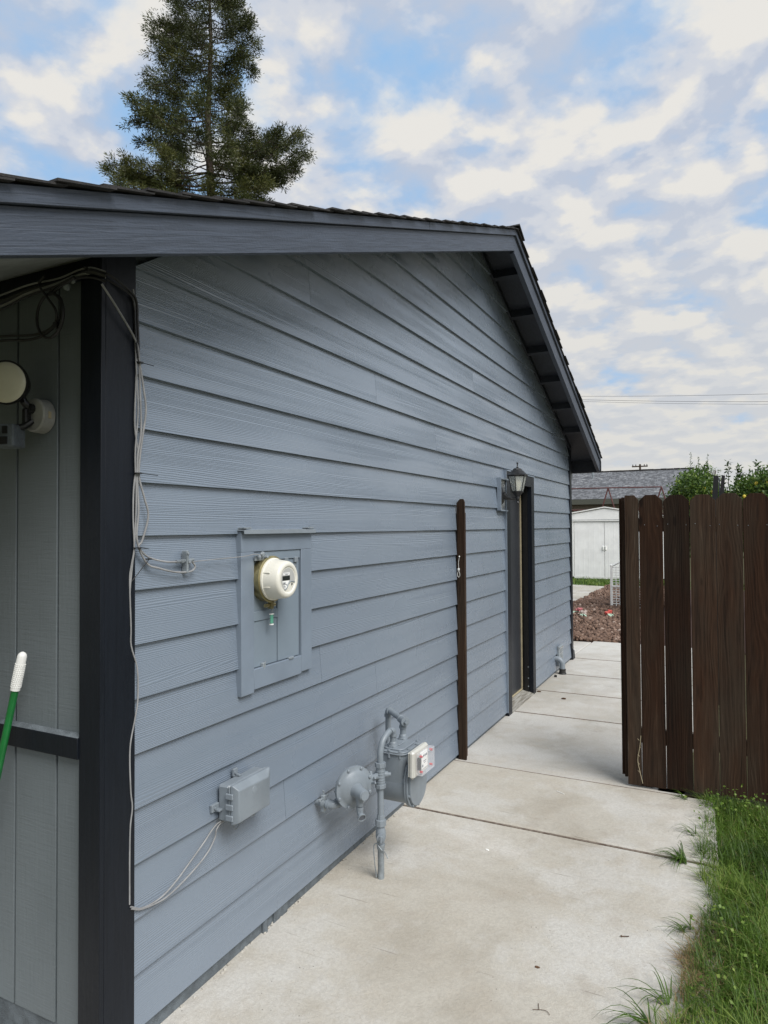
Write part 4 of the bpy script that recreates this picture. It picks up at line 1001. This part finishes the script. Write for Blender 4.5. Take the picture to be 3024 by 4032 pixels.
# dry stalk on the gate
ds = MB(); ds.tube(bez([(1.255, 4.57, .04), (1.235, 4.585, .12), (1.225, 4.592, .18), (1.238, 4.594, .26), (1.245, 4.595, .33)], 4), .0018, 5)
for k in range(5): z = .1+.05*k; ds.tube([(1.236, 4.59, z), (1.236+rng.choice((-1, 1))*.01, 4.585, z+.012)], .0012, 4)
tag(ds.build('dry_stalk', M_strip, loc=(1.255, 4.57, 0)), 'thin dry plant stalk leaning up the leftmost fence picket', 'plant')

# ================================================================== VENT PIPE, PUCK, SMALL DEBRIS
vp = thing('drain_pipe', 'grey elbow drain pipe coming out of the wall into a black rubber boot', 'pipe', (.085, 7.79, 0))
q = MB(); q.tube([(-.01, 7.735, .165), (.02, 7.735, .165)]+[(.02+.065*math.sin(R(a)), 7.735, .10+.065*math.cos(R(a))) for a in range(0, 91, 10)]+[(.085, 7.735, .06)], .030, 20); q.build('elbow', M_steel, vp)
q = MB(); q.lathe([(0, .045), (.012, .040), (.018, .036), (.03, .037), (.033, .034), (.045, .037), (.055, .037), (.06, .032)], (.085, 7.735, 0.001), (0, 0, 1), 24); q.build('rubber_boot', M_rub, vp)
q = MB(); q.lathe([(0, .016), (.02, .015), (.022, .012)], (.05, 7.545, .001), (0, 0, 1), 12); tag(q.build('rubber_cap', M_rub, loc=(.05, 7.545, 0)), 'small black rubber cap lying on the walkway near the drain pipe', 'cap')
def debris(nm, lab, cat, x, y, s, mat, z=0):
    q = MB(); q.ball((x, y, zf(x, y)+z+s*.3 if y < 3.7 else s*.3+.001+(.004 if y < 4.56 else 0)), s, 7, (1.3, .8, .4), .35); tag(q.build(nm, mat, loc=(x, y, 0)), lab, cat)
debris('dead_leaf', 'curled brown dead leaf on the walkway level with the side door', 'leaf', .33, 6.62, .020, M_debris)
debris('dead_leaf', 'brown leaf scrap at the foot of the door casing', 'leaf', .05, 6.80, .018, M_debris)
debris('stone_chip', 'white stone chip on the pavement right of the gas meter', 'stone', .62, 3.40, .008, M_white)
debris('seed_pod', 'small dark seed pod in the middle of the front pavement', 'seed pod', 1.08, 2.60, .008, M_debris)
debris('seed_pod', 'small dark seed pod at the bottom edge of the front pavement near the grass', 'seed pod', 1.42, 2.17, .008, M_debris)
q = MB(); yA = zf(1.4, 2.95); q.tube([(1.342, 2.935, yA+.004), (1.368, 2.948, yA+.004)], .0018, 6); q.ball((1.340, 2.934, yA+.005), .0040, 6); tag(q.build('screw', M_debris, loc=(1.35, 2.94, yA)), 'rusty screw lying on the front pavement beside the grass', 'screw')
q = MB(); q.tube(bez([(1.12, 2.37, zf(1, 2.37)+.004), (1.16, 2.385, zf(1, 2.37)+.004), (1.18, 2.37, zf(1, 2.37)+.004)], 3), .0009, 5); q.tube([(1.14, 2.38, zf(1, 2.37)+.004), (1.13, 2.41, zf(1, 2.37)+.003)], .001, 5); tag(q.build('twig', M_debris, loc=(1.15, 2.37, zf(1, 2.37))), 'thin brown twig lying on the front pavement', 'twig')
q = MB(); q.tube([(.78, 4.30, .007), (.83, 4.27, .007)], .002, 5); tag(q.build('white_stick', M_white, loc=(.8, 4.3, 0)), 'short white stick on the slab in front of the picket', 'stick')

# ================================================================== BACK YARD
shd = thing('garden_shed', 'white metal garden shed with double doors behind the lava rock bed', 'shed', (-1.4, 22.8, 0))
SX0, SX1, SY0 = -2.72, -.55+.0, 22.0; SX1 = .0; pk = -1.62
zl = lambda x: 2.22-.17*abs(x-pk)
q = MB(); q.prism([(SX0, 0), (SX1, 0), (SX1, 1.93), (pk, 2.17), (SX0, 1.93)], 1, SY0+.03, SY0+2.2)
body = q.build('shed_body', M_shedw, shd)
q = MB(); q.prism([(SX0-.06, zl(SX0-.06)), (pk, zl(pk)), (SX1+.1, zl(SX1+.1)), (SX1+.1, zl(SX1+.1)+.035), (pk, zl(pk)+.035), (SX0-.06, zl(SX0-.06)+.035)], 1, SY0-.06, SY0+2.3); q.build('shed_roof', M_white, shd)
q = MB(); q.prism([(SX0-.0, 1.85), (SX1, 1.85), (SX1, zl(SX1)-.02), (pk, zl(pk)-.02), (SX0, zl(SX0)-.02)], 1, SY0-.03, SY0+.028); q.build('gable_panel', M_shedw, shd)
q = MB(); q.box(SX0, SX1, SY0-.03, SY0+.0, 1.80, 1.835); q.build('door_track', M_white, shd)
q = MB(); q.box(SX0, SX1, SY0-.028, SY0-.02, 1.8365, 1.849); q.box(SX0+.16, SX1, SY0-.006, SY0+.004, 1.786, 1.799); q.build('track_shadow_gap', M_galv, shd)
for (a, c_) in ((SX0+.17, -1.645), (-1.628, -.30)):
    q = MB(); q.box(a, c_, SY0+.002, SY0+.02, .06, 1.785); x = a+.12
    while x < c_-.08: q.prism([(x-.012, SY0+.003), (x+.012, SY0+.003), (x+.006, SY0+.000), (x-.006, SY0+.000)], 2, .08, 1.77) ; x += .16
    d_ = q.build('shed_door', M_shedw, shd, smooth=False)
    hx = -1.675 if c_ < -1.6 else -1.60
    q = MB(); q.rbox(hx-.022, hx+.022, SY0-.03, SY0-.001, .90, 1.02, .008); q.build('handle', M_white, d_)
q = MB(); q.box(SX0, SX0+.15, SY0-.01, SY0+.029, 0, 1.80); q.build('corner_post', M_white, shd)
q = MB(); q.box(SX0, SX1, SY0-.01, SY0+.001, .0, .055); q.build('door_sill', M_white, shd)

fr = thing('metal_canopy', 'bare dark red steel tube canopy standing behind the white shed', 'canopy', (-1.8, 25, 0))
for (x, zz) in ((-1.95, 2.995), (-.20, 2.975)):
    for sx_ in (-.21, .19):
        q = MB(); q.tube([(x, 25, zz), (x+sx_, 25+.0, 2.30), (x+sx_*3.2, 25.0, .0)], .024, 8); q.build('leg', M_rustf, fr)
q = MB(); q.tube([(-6, 25, 3.0), (-3.2, 25, 3.0), (-1.95, 25.0, 2.995), (-.18, 25.0, 2.975)], .022, 8); q.build('ridge_tube', M_rustf, fr)
for zz in (2.22, 2.05):
    q = MB(); q.tube([(-6, 25, zz), (.1, 25, zz)], .022, 8); q.build('cross_tube', M_rustf, fr)

nh = thing('neighbour_house', 'low neighbouring house with grey shingle roof beyond the shed', 'house', (-5, 34, 0))
q = MB()
ex0, ex1, ey, ez, ry, rz = -14, -.36, 31.5, 2.86, 36.2, 4.42
vs = [(ex0, ey, ez), (ex1, ey, ez), (.22, ry, rz), (ex0, ry, rz)]
L = math.hypot(ry-ey, rz-ez)
q.add(vs, [(0, 1, 2, 3)], [[(ex0, 0), (ex1, 0), (.22, L), (ex0, L)]]); q.add([(ex1, ey, ez), (.95, ry+3.5, ez+.2), (.22, ry, rz)], [(0, 1, 2)], [[(0, 0), (5, 0), (3, 4)]])
q.add([(ex0, ey, ez-.06), (ex1, ey, ez-.06), (.22, ry, rz-.06), (ex0, ry, rz-.06)], [(3, 2, 1, 0)])
q.add([(ex0, ry, rz), (.22, ry, rz), (1.5, ry+4, ez), (ex0, ry+4, ez)], [(0, 1, 2, 3)], [[(0, 0), (5, 0), (5, 4), (0, 4)]])
q.build('roof', M_nsh, nh, smooth=False)
q = MB(); x = ex0
while x < .2: q.box(x, x+.28, ry-.12, ry+.12, rz-.03, rz+.03+.015*rng.random()); x += .3
q.build('ridge_cap', M_shing, nh)
m, b = newmat('fascia_olive'); setc(b, (.085, .088, .07)); setr(b, .6); M_fas = m
q = MB(); q.box(ex0, ex1, ey-.05, ey-.01, ez-.24, ez-.01); q.build('fascia', M_fas, nh)
q = MB(); q.box(ex0, -.5, ey+.5, 38, 0, ez-.15); q.build('wall', paint('beige_wall', (.33, .28, .22), .8), nh)
q = MB(); q.tube([(-4.15, 35, 3.9), (-4.15, 35, 4.55)], .05, 8); q.build('roof_vent_pipe', M_galv, nh)
q = MB(); q.box(-14, .2, 31.0, 31.04, .2, 2.15); q.build('lattice_wall', M_fence, nh)

up = thing('utility_pole', 'distant wooden utility pole with crossarm above the grey roof', 'utility pole', (-7.7, 90, 0))
q = MB(); q.tube([(-7.7, 90, 0), (-7.7, 90, 9.3)], [.16, .12], 10); q.build('pole', M_tree_bark, up)
q = MB(); q.box(-8.65, -6.8, 89.9, 90.05, 8.95, 9.1); q.build('crossarm', M_tree_bark, up)
for x in (-8.55, -8.2, -7.2, -6.9):
    q = MB(); q.lathe([(0, .05), (.12, .06), (.2, .03)], (x, 90, 9.1), (0, 0, 1), 8); q.build('insulator', M_lampm, up)
for i, (za, zb2, r, lab) in enumerate(((12.6, 11.75, .012, 'uppermost of the thin power lines crossing the sky at right'), (12.3, 11.15, .014, 'middle one of the thin power lines crossing the sky at right'), (12.15, 10.95, .010, 'lowest of the thin power lines crossing the sky at right'))):
    q = MB(); x0_, x1_ = -30, 40
    pts = [(x, 60, za+(zb2-za)*(x+9)/13.8+.0012*(x-5)**2) for x in np.linspace(x0_, x1_, 24)]
    q.tube(pts, r, 5); tag(q.build('power_line', M_lampm, loc=(-9, 60, za)), lab, 'power line', 'power lines in the sky')

# black posts behind the fence
for (x, tilt, lab) in ((1.668, .010, 'left one of a pair of black flat posts rising behind the fence'), (1.722, .026, 'right one of a pair of black flat posts rising behind the fence')):
    q = MB(); w_ = .021 if tilt < .02 else .014
    q.prism([(x-w_-.012, .0), (x+w_-.012, .0), (x-w_-.008, 1.9), (x-w_, 2.12)][0:1]+[(x+w_-.02, 0), (x+w_-.008+tilt*.2, 1.93), (x+w_+tilt*.4, 2.115), (x-w_+tilt*.4, 2.122), (x-w_-.010, 1.95)], 1, 7.0, 7.03)
    tag(q.build('black_post', M_blackp, loc=(x, 7, 0)), lab, 'post', 'black posts behind the fence')
q = MB(); q.box(1.692, 1.703, 7.035, 7.06, 0, 2.10); tag(q.build('steel_rod', M_galv, loc=(1.7, 7.05, 0)), 'thin galvanised rod between the two black posts', 'rod')

# trellis (white plastic lattice planter fence)
tz = thing('trellis', 'small white plastic lattice trellis standing in the lava rock', 'trellis', (-.1, 14.45, 0))
q = MB(); tx0, tx1 = -.345, .55
nb = 12
for k in range(nb+1):
    x = tx0+.02+(tx1-tx0-.04)*k/nb; q.box(x-.006, x+.006, 14.40, 14.412, .0, .80+.14*math.sin(math.pi*k/nb))
for k in range(16): z = .03+.052*k; q.box(tx0, tx1, 14.414, 14.424, z-.006, z+.006)
q.build('lattice', M_white, tz, smooth=False)
q = MB(); q.rbox(tx0-.02, tx0+.02, 14.38, 14.42, 0, .83, .004); q.ball((tx0, 14.4, .85), .028, 8); q.build('trellis_post', M_white, tz)
q = MB(); q.tube([(tx0+(tx1-tx0)*k/16, 14.4, .83+.16*math.sin(math.pi*k/16)) for k in range(17)], .018, 8); q.build('top_rail', M_white, tz)
q = MB(); q.box(tx0-.03, tx1, 14.375, 14.40, .0, .035); q.box(tx0, tx1, 14.38, 14.40, .42, .45); q.build('base_rail', M_white, tz)

# silk flowers lying on the rock bed
def flowers(x, y, mat, lab):
    t = thing('artificial_flower', lab, 'flower', (x, y, 0))
    q = MB()
    for k in range(9): q.ball((x+rng.uniform(-.05, .05), y+rng.uniform(-.05, .05), .05+rng.uniform(0, .05)), .032, 7, (1, 1, .7), .3)
    q.build('bloom', mat, t)
    q = MB()
    for k in range(3):
        a = rng.uniform(-2.6, -.6); p = [Vector((x, y, .05)), Vector((x+.1*math.cos(a), y+.1*math.sin(a), .055)), Vector((x+.2*math.cos(a+.2), y+.2*math.sin(a+.2), .02))]
        n_ = Vector((-math.sin(a), math.cos(a), 0))*.013
        vv = []
        for p_ in p: vv += [p_-n_, p_+n_]
        q.add(vv+[v_+Vector((0, 0, .003)) for v_ in vv], [(0, 1, 3, 2), (2, 3, 5, 4), (6, 8, 9, 7), (8, 10, 11, 9), (0, 2, 8, 6), (2, 4, 10, 8), (1, 7, 9, 3), (3, 9, 11, 5)])
    q.build('ribbon', M_ribbon, t)
flowers(-.76, 13.1, M_flow, 'faded pink silk flowers with green ribbons on the lava rock by the house')
flowers(-.60, 12.75, M_pale, 'whitish silk petals lying just right of the faded pink flowers')
flowers(-.205, 13.0, M_flow2, 'coral red silk flower with a green ribbon on the lava rock by the fence')

# ================================================================== VEGETATION
def leafquads(P, D, Ln, Wd, bend=.0):
    """kite-shaped leaf quads at P along D"""
    n = len(P); D = D/np.linalg.norm(D, axis=1, keepdims=True)
    rv = nr.normal(size=(n, 3)); S = np.cross(D, rv); S /= np.linalg.norm(S, axis=1, keepdims=True)
    Ln = Ln[:, None]; Wd = Wd[:, None]
    V = np.stack([P, P+D*Ln*.45+S*Wd*.5, P+D*Ln, P+D*Ln*.45-S*Wd*.5], 1).reshape(-1, 3)
    F = np.arange(4*n).reshape(n, 4); return V, F

# conifer behind the house
tx, ty = -15.7, 20.0
con = thing('conifer_tree', 'tall dark green conifer rising behind the roof', 'tree', (tx, ty, 0))
PX = .00961
Lp = [(745, 395), (676, 418), (630, 360), (573, 270), (544, 320), (470, 325), (400, 325), (320, 335), (286, 200), (229, 262), (166, 280), (97, 240), (0, 205), (-80, 160), (-160, 70), (-200, 10)]
Rp = [(745, 240), (687, 375), (601, 385), (515, 320), (500, 225), (440, 160), (400, 158), (340, 110), (252, 145), (180, 200), (109, 222), (30, 170), (0, 155), (-80, 120), (-160, 60), (-200, 10)]
z_of = lambda y: 1.66+(2075-y)*PX
zL = np.array([z_of(a) for a, _ in Lp]); wL = np.array([b_*PX for _, b_ in Lp]); zR = np.array([z_of(a) for a, _ in Rp]); wR = np.array([b_*PX for _, b_ in Rp])
ZT = 23.6
q = MB(); q.tube([(tx+.08*math.sin(z), ty, z) for z in np.linspace(0, ZT, 20)], [.34*(1-z/ZT)+.02 for z in np.linspace(0, ZT, 20)], 10); q.build('trunk', M_tree_bark, con)
br = MB(); LP = []; LD = []; LR = []
camr = np.array([.893, .449]); camf = np.array([-.449, .893])
def limb(z, a, Lb, rise=.12, dens=1.0):
    d = np.array([math.cos(a), math.sin(a), 0.]); pts = []; wob = rng.uniform(-.25, .25); tilt = rng.uniform(-.14, .22); ltone = rng.uniform(0, .6)
    for k in range(7):
        s = k/6; aa = a+wob*s*s
        pts.append(Vector((tx+math.cos(aa)*Lb*s, ty+math.sin(aa)*Lb*s, z+Lb*(tilt*s-.20*s+(.20+rise)*s*s)+rng.uniform(-.06, .06))))
    br.tube(pts, [.034*(1-.85*k/6)*(.4+Lb/5) for k in range(7)], 5, False)
    nsub = int((4+Lb*4.8)*dens*(1.25 if z < 17 else 1))
    for j in range(nsub):
        s = rng.uniform(.10, 1.0)**.72; k = min(5, int(s*6)); p = np.array(pts[k].lerp(pts[k+1], s*6-k))
        sa = a+rng.choice((-1, 1))*rng.uniform(.2, 1.2); sl_ = (.28+.50*(1-s))*rng.uniform(.6, 1.3)*min(1, .4+Lb/3)
        sd_ = np.array([math.cos(sa), math.sin(sa), rng.uniform(-.45, .55)]); tip = p+sd_*sl_
        br.tube([Vector(p), Vector(tip)], [.010, .004], 3, False)
        tone = max(0, min(.65, ltone+rng.uniform(-.18, .18)))
        for q_ in range(rng.choice((3, 3, 4, 5))):           # tufts along the spray
            c_ = p+sd_*sl_*rng.uniform(.3, 1.05)+nr.normal(0, .06, 3); m_ = rng.randint(13, 20)
            base = c_+nr.normal(0, (.085, .085, .06), (m_, 3)); dr_ = (base-c_)*7+sd_*.8+nr.normal(0, .3, (m_, 3)); dr_[:, 2] += .15
            LP.append(base); LD.append(dr_); LR.append(tone+nr.uniform(0, .35, m_))
aR = math.atan2(.449, .893)
for i in range(105):
    z = 9.5+(ZT-9.9)*(i/105)**.95+rng.uniform(-.25, .25); a = i*2.399+rng.uniform(-.4, .4)
    cs = math.cos(a-aR); wl_, wr_ = np.interp(z, zL, wL), np.interp(z, zR, wR); t = (cs+1)/2
    Lb = (wl_*(1-t)+wr_*t)*rng.uniform(.5, .88)
    if z > 22.4: Lb = min(Lb, .3+(ZT-z)*.8)
    limb(z-.02*Lb, a, Lb, rng.uniform(0, .3))
for side_, ZZ, WW in ((math.pi, zL, wL), (0, zR, wR)):
    z = 13.2
    while z < 22.3:
        W_ = np.interp(z, ZZ, WW); limb(z-.05*W_, aR+side_+rng.uniform(-.35, .35), W_*rng.uniform(.80, .93), rng.uniform(.0, .2), 1.15); z += rng.uniform(.22, .48)
for (z, W_) in ((15.3, 3.75), (15.75, 3.5), (14.9, 3.6), (16.0, 2.9)): limb(z-.1, aR+rng.uniform(-.2, .2), W_, .22, 1.5)
for (z, W_) in ((14.9, 3.9), (15.3, 3.5)): limb(z-.1, aR+math.pi+rng.uniform(-.2, .2), W_, .1, 1.3)
br.build('limbs', M_tree_bark, con)
LP = np.concatenate(LP); LD = np.concatenate(LD); LR = np.clip(np.concatenate(LR), 0, 1)
V, F = leafquads(LP, LD, nr.uniform(.08, .17, len(LP)), nr.uniform(.020, .038, len(LP)))
quadmesh('crown', V, F, LR, M_needle, con)

# citrus trees behind the fence
def citrus(x0, x1, y, ztop, n, lab, seed, shoots):
    cx_ = (x0+x1)/2; t = thing('lemon_tree', lab, 'tree', (cx_, y, 0), 'lemon trees behind the fence')
    q = MB(); q.tube([(cx_, y, 0), (cx_+.03, y, .8), (cx_, y, 1.5)], [.09, .07, .05], 8)
    for k in range(9):
        a = k*2.4; q.tube(bez([(cx_, y, 1.0+.05*k), (cx_+.3*math.cos(a), y+.3*math.sin(a), 1.6), (cx_+(x1-x0)*.36*math.cos(a), y+.5*math.sin(a), ztop-.35)], 4), .018, 5, False)
    q.build('trunk', M_tree_bark, t)
    P = []; D = []; Rn = []; h = x1-x0
    for c_ in range(n):
        th = rng.uniform(0, 6.283); rr = rng.random()**.45; zz = rng.uniform(.5, 1)
        bx = cx_+h*.5*rr*math.cos(th); by = y+.9*rr*math.sin(th)
        top_ = ztop-.45*((bx-cx_)/(h*.5))**2*1.0+.14*noise.noise(Vector((bx*2.2, by*2, seed)))
        bz = 1.1+(top_-1.1)*rng.random()**.6
        m_ = 11; c0 = np.array([bx, by, bz]); tone = rng.uniform(0, .6)
        P.append(c0+nr.normal(0, .07, (m_, 3))); D.append(nr.normal(0, 1, (m_, 3))+np.array([0, 0, .35])); Rn.append(tone+nr.uniform(0, .4, m_))
    sh_ = MB()
    for (sx, hz) in shoots:
        b0 = Vector((sx, y-.2, ztop-.25)); tp = Vector((sx+rng.uniform(-.08, .08), y-.2, hz)); sh_.tube([b0, tp], [.007, .003], 5)
        for k in range(16):
            s = .2+.8*k/15; p = np.array(b0.lerp(tp, s)); m_ = 3
            P.append(p+nr.normal(0, .018, (m_, 3))); D.append(nr.normal(0, 1, (m_, 3))+np.array([0, 0, .4])); Rn.append(nr.uniform(0, .5, m_))
    sh_.build('shoots', M_leaf, t)
    P = np.concatenate(P); D = np.concatenate(D); Rn = np.clip(np.concatenate(Rn), 0, 1)
    V, F = leafquads(P, D, nr.uniform(.05, .09, len(P)), nr.uniform(.022, .038, len(P)))
    quadmesh('crown', V, F, Rn, M_leaf, t)
    for k in range(max(4, int(h*9))):
        q = MB(); bx = rng.uniform(x0+.05, x1-.05); q.ball((bx, y-.8+rng.uniform(0, .2), rng.uniform(1.95, ztop-.22)), .030, 8, (1, 1, 1.15)); q.build('lemon', M_lemon, t)
citrus(.84, 1.72, 14.0, 2.60, 1500, 'lemon tree with yellow fruit beside the grey roof edge, left of the black posts', 1.3, [(1.04, 2.58), (1.16, 2.55), (1.30, 2.66), (1.46, 2.78), (1.22, 2.55)])
citrus(1.72, 3.5, 14.2, 2.62, 2300, 'broad lemon tree right of the black posts', 5.2, [(1.80, 2.84), (2.05, 2.72), (2.30, 2.78), (2.52, 2.80), (1.92, 2.70), (2.62, 2.72)])
citrus(-.4, 1.6, 40, 4.9, 300, 'pale far off lemon tree peeking above the grey roof', 8.2, [(.1, 5.5), (.5, 5.3), (.9, 5.4)])
def shoot_fix(): pass

# grass
def blades(n, fxy, hmin, hmax, w, z0, lean=.55):
    V = []; F = []; Rn = []; k = 0
    seg = 3
    for i in range(n):
        x, y = fxy(); h = rng.uniform(hmin, hmax)*(.55+.9*abs(noise.noise(Vector((x*3, y*3, 0))))+.15); a = rng.uniform(0, 6.283); ln = rng.random()**1.0*lean*h*1.6
        wx, wy = -math.sin(a)*w/2, math.cos(a)*w/2; dx, dy = math.cos(a)*ln, math.sin(a)*ln
        zz = z0(x, y); tone = min(1, max(0, .45+.35*noise.noise(Vector((x*2.2, y*2.2, 4)))*1.6+rng.gauss(0, .18)))
        for s in range(seg+1):
            t = s/seg; ww = (1-t**1.6)*rng.uniform(.9, 1.1)
            hz = h*(t-.28*t*t*min(1.5, ln/h))
            V.append((x+dx*t*t-wx*ww, y+dy*t*t-wy*ww, zz+hz)); V.append((x+dx*t*t+wx*ww, y+dy*t*t+wy*ww, zz+hz))
        for s in range(seg):
            F.append((k+2*s, k+2*s+1, k+2*s+3, k+2*s+2)); Rn.append(tone)
        k += 2*(seg+1)
    return np.array(V), np.array(F), Rn
def gedge(y):
    base = np.interp(y, [1.0, 2.2, 2.5, 2.75, 3.0, 3.3, 3.6, 3.8, 4.2, 4.5, 4.65], [1.50, 1.545, 1.565, 1.60, 1.62, 1.645, 1.62, 1.60, 1.62, 1.60, 1.58])
    return base+.05*noise.noise(Vector((0, y*4, 1)))+.03*noise.noise(Vector((0, y*13, 5)))
def gxy():
    while True:
        y = rng.uniform(1.3, 4.62); x = gedge(y)+.005+rng.random()**1.25*1.28
        return x, y
V, F, Rn = blades(46000, gxy, .045, .135, .0038, lambda x, y: -.035, .95)
tag(quadmesh('grass', V, F, Rn, M_grass), 'unmown green grass along the right edge of the pavement', 'grass', kind='stuff')
V, F, Rn = blades(4200, lambda: (lambda p: (p[0]+.05, p[1]))(gxy()), .06, .14, .0062, lambda x, y: -.035, 1.3)
tag(quadmesh('tall_grass', V, F, np.clip(np.array(Rn)*1.15, 0, 1), M_grass), 'broad longer green blades standing through the grass edge', 'grass', kind='stuff')
V, F, Rn = blades(2800, gxy, .04, .11, .003, lambda x, y: -.035, 1.5)
def sxy():
    y = rng.choice((2.72, 2.80, 2.88, 2.95, 2.4, 3.1))+rng.gauss(0, .06); return gedge(y)-.03+abs(rng.gauss(0, .06)), y
V2, F2, R2 = blades(900, sxy, .03, .08, .003, lambda x, y: -.02, 1.5)
tag(quadmesh('dry_grass', np.concatenate([V, V2]), np.concatenate([F, F2+len(V)]), Rn+R2, M_straw), 'dry straw coloured blades mixed through the green grass edge', 'grass', kind='stuff')
V, F, Rn = blades(2600, lambda: (rng.uniform(-8, 3), 19.45+rng.random()*2.5), .06, .16, .02, lambda x, y: -.04)
V2, F2, R2 = blades(4200, lambda: (rng.uniform(-3.4, .6), 19.45+rng.random()*2.5), .06, .15, .016, lambda x, y: -.04)
tag(quadmesh('grass_strip', np.concatenate([V, V2]), np.concatenate([F, F2+len(V)]), Rn+R2, M_grass), 'strip of green grass at the foot of the white shed', 'grass', kind='stuff')
# weeds that arch over the concrete edge, each a plant
def weed(x, y, n, L, lab, z=None, spread=math.pi):
    V = []; F = []; Rn = []; k = 0; z = zf(x, y) if z is None else z
    for i in range(n):
        a = math.pi+rng.uniform(-spread/2, spread/2); l = L*rng.uniform(.5, 1.1); w_ = .0032; rise = rng.uniform(.35, 1.1)
        px, py = x+rng.uniform(-.02, .02), y+rng.uniform(-.03, .03)
        for s in range(7):
            t = s/6; r_l = l*t; hh = l*rise*(t-t*t*(.85+.1*rise)); ww = w_*(1-t*.9)
            ax_, ay_ = px+math.cos(a)*r_l*.8, py+math.sin(a)*r_l*.8
            V += [(ax_+math.sin(a)*ww, ay_-math.cos(a)*ww, z+.003+hh), (ax_-math.sin(a)*ww, ay_+math.cos(a)*ww, z+.003+hh)]
        for s in range(6): F.append((k+2*s, k+2*s+1, k+2*s+3, k+2*s+2)); Rn.append(rng.uniform(.0, .45))
        k += 14
    tag(quadmesh('weed', np.array(V), F, Rn, M_grass, loc=(x, y, z)), lab, 'weed', 'grassy weeds at the pavement edge')
weed(1.50, 2.46, 20, .22, 'sprawling grassy weed nearest the bottom of the photo arching over the pavement')
weed(1.53, 2.62, 14, .24, 'grassy weed with long thin blades just above the lowest tuft')
weed(1.58, 3.10, 14, .16, 'small weed tuft halfway along the grass edge')
weed(1.53, 3.70, 40, .19, 'grassy weed tuft growing from the crack between the slabs')
weed(1.58, 4.02, 10, .18, 'thin leafy weed sprig reaching over the slab below the fence')
weed(1.50, 4.54, 16, .12, 'weed tuft at the foot of the fence pickets', .0)
# clover-like broad leaves
P = []; D = []
for (x, y, n_, s_) in ((1.78, 4.38, 90, .09), (1.64, 4.25, 30, .05), (2.0, 3.9, 40, .10), (1.72, 3.05, 40, .08), (1.95, 3.3, 30, .08), (1.85, 2.85, 24, .08), (1.9, 4.45, 50, .09), (1.68, 2.6, 16, .05)):
    pp = nr.normal(0, s_, (n_, 3)); pp[:, 2] = nr.uniform(.03, .13, n_); P.append(pp+np.array([x, y, 0])); dd_ = nr.normal(0, 1, (n_, 3)); dd_[:, 2] *= .25; D.append(dd_)
P = np.concatenate(P); D = np.concatenate(D); V, F = leafquads(P, D, nr.uniform(.010, .021, len(P)), nr.uniform(.010, .018, len(P)))
tag(quadmesh('clover', V, F, nr.uniform(.4, .85, len(P)), M_grass), 'round leaved green weeds growing among the grass below the fence', 'weeds', kind='stuff')
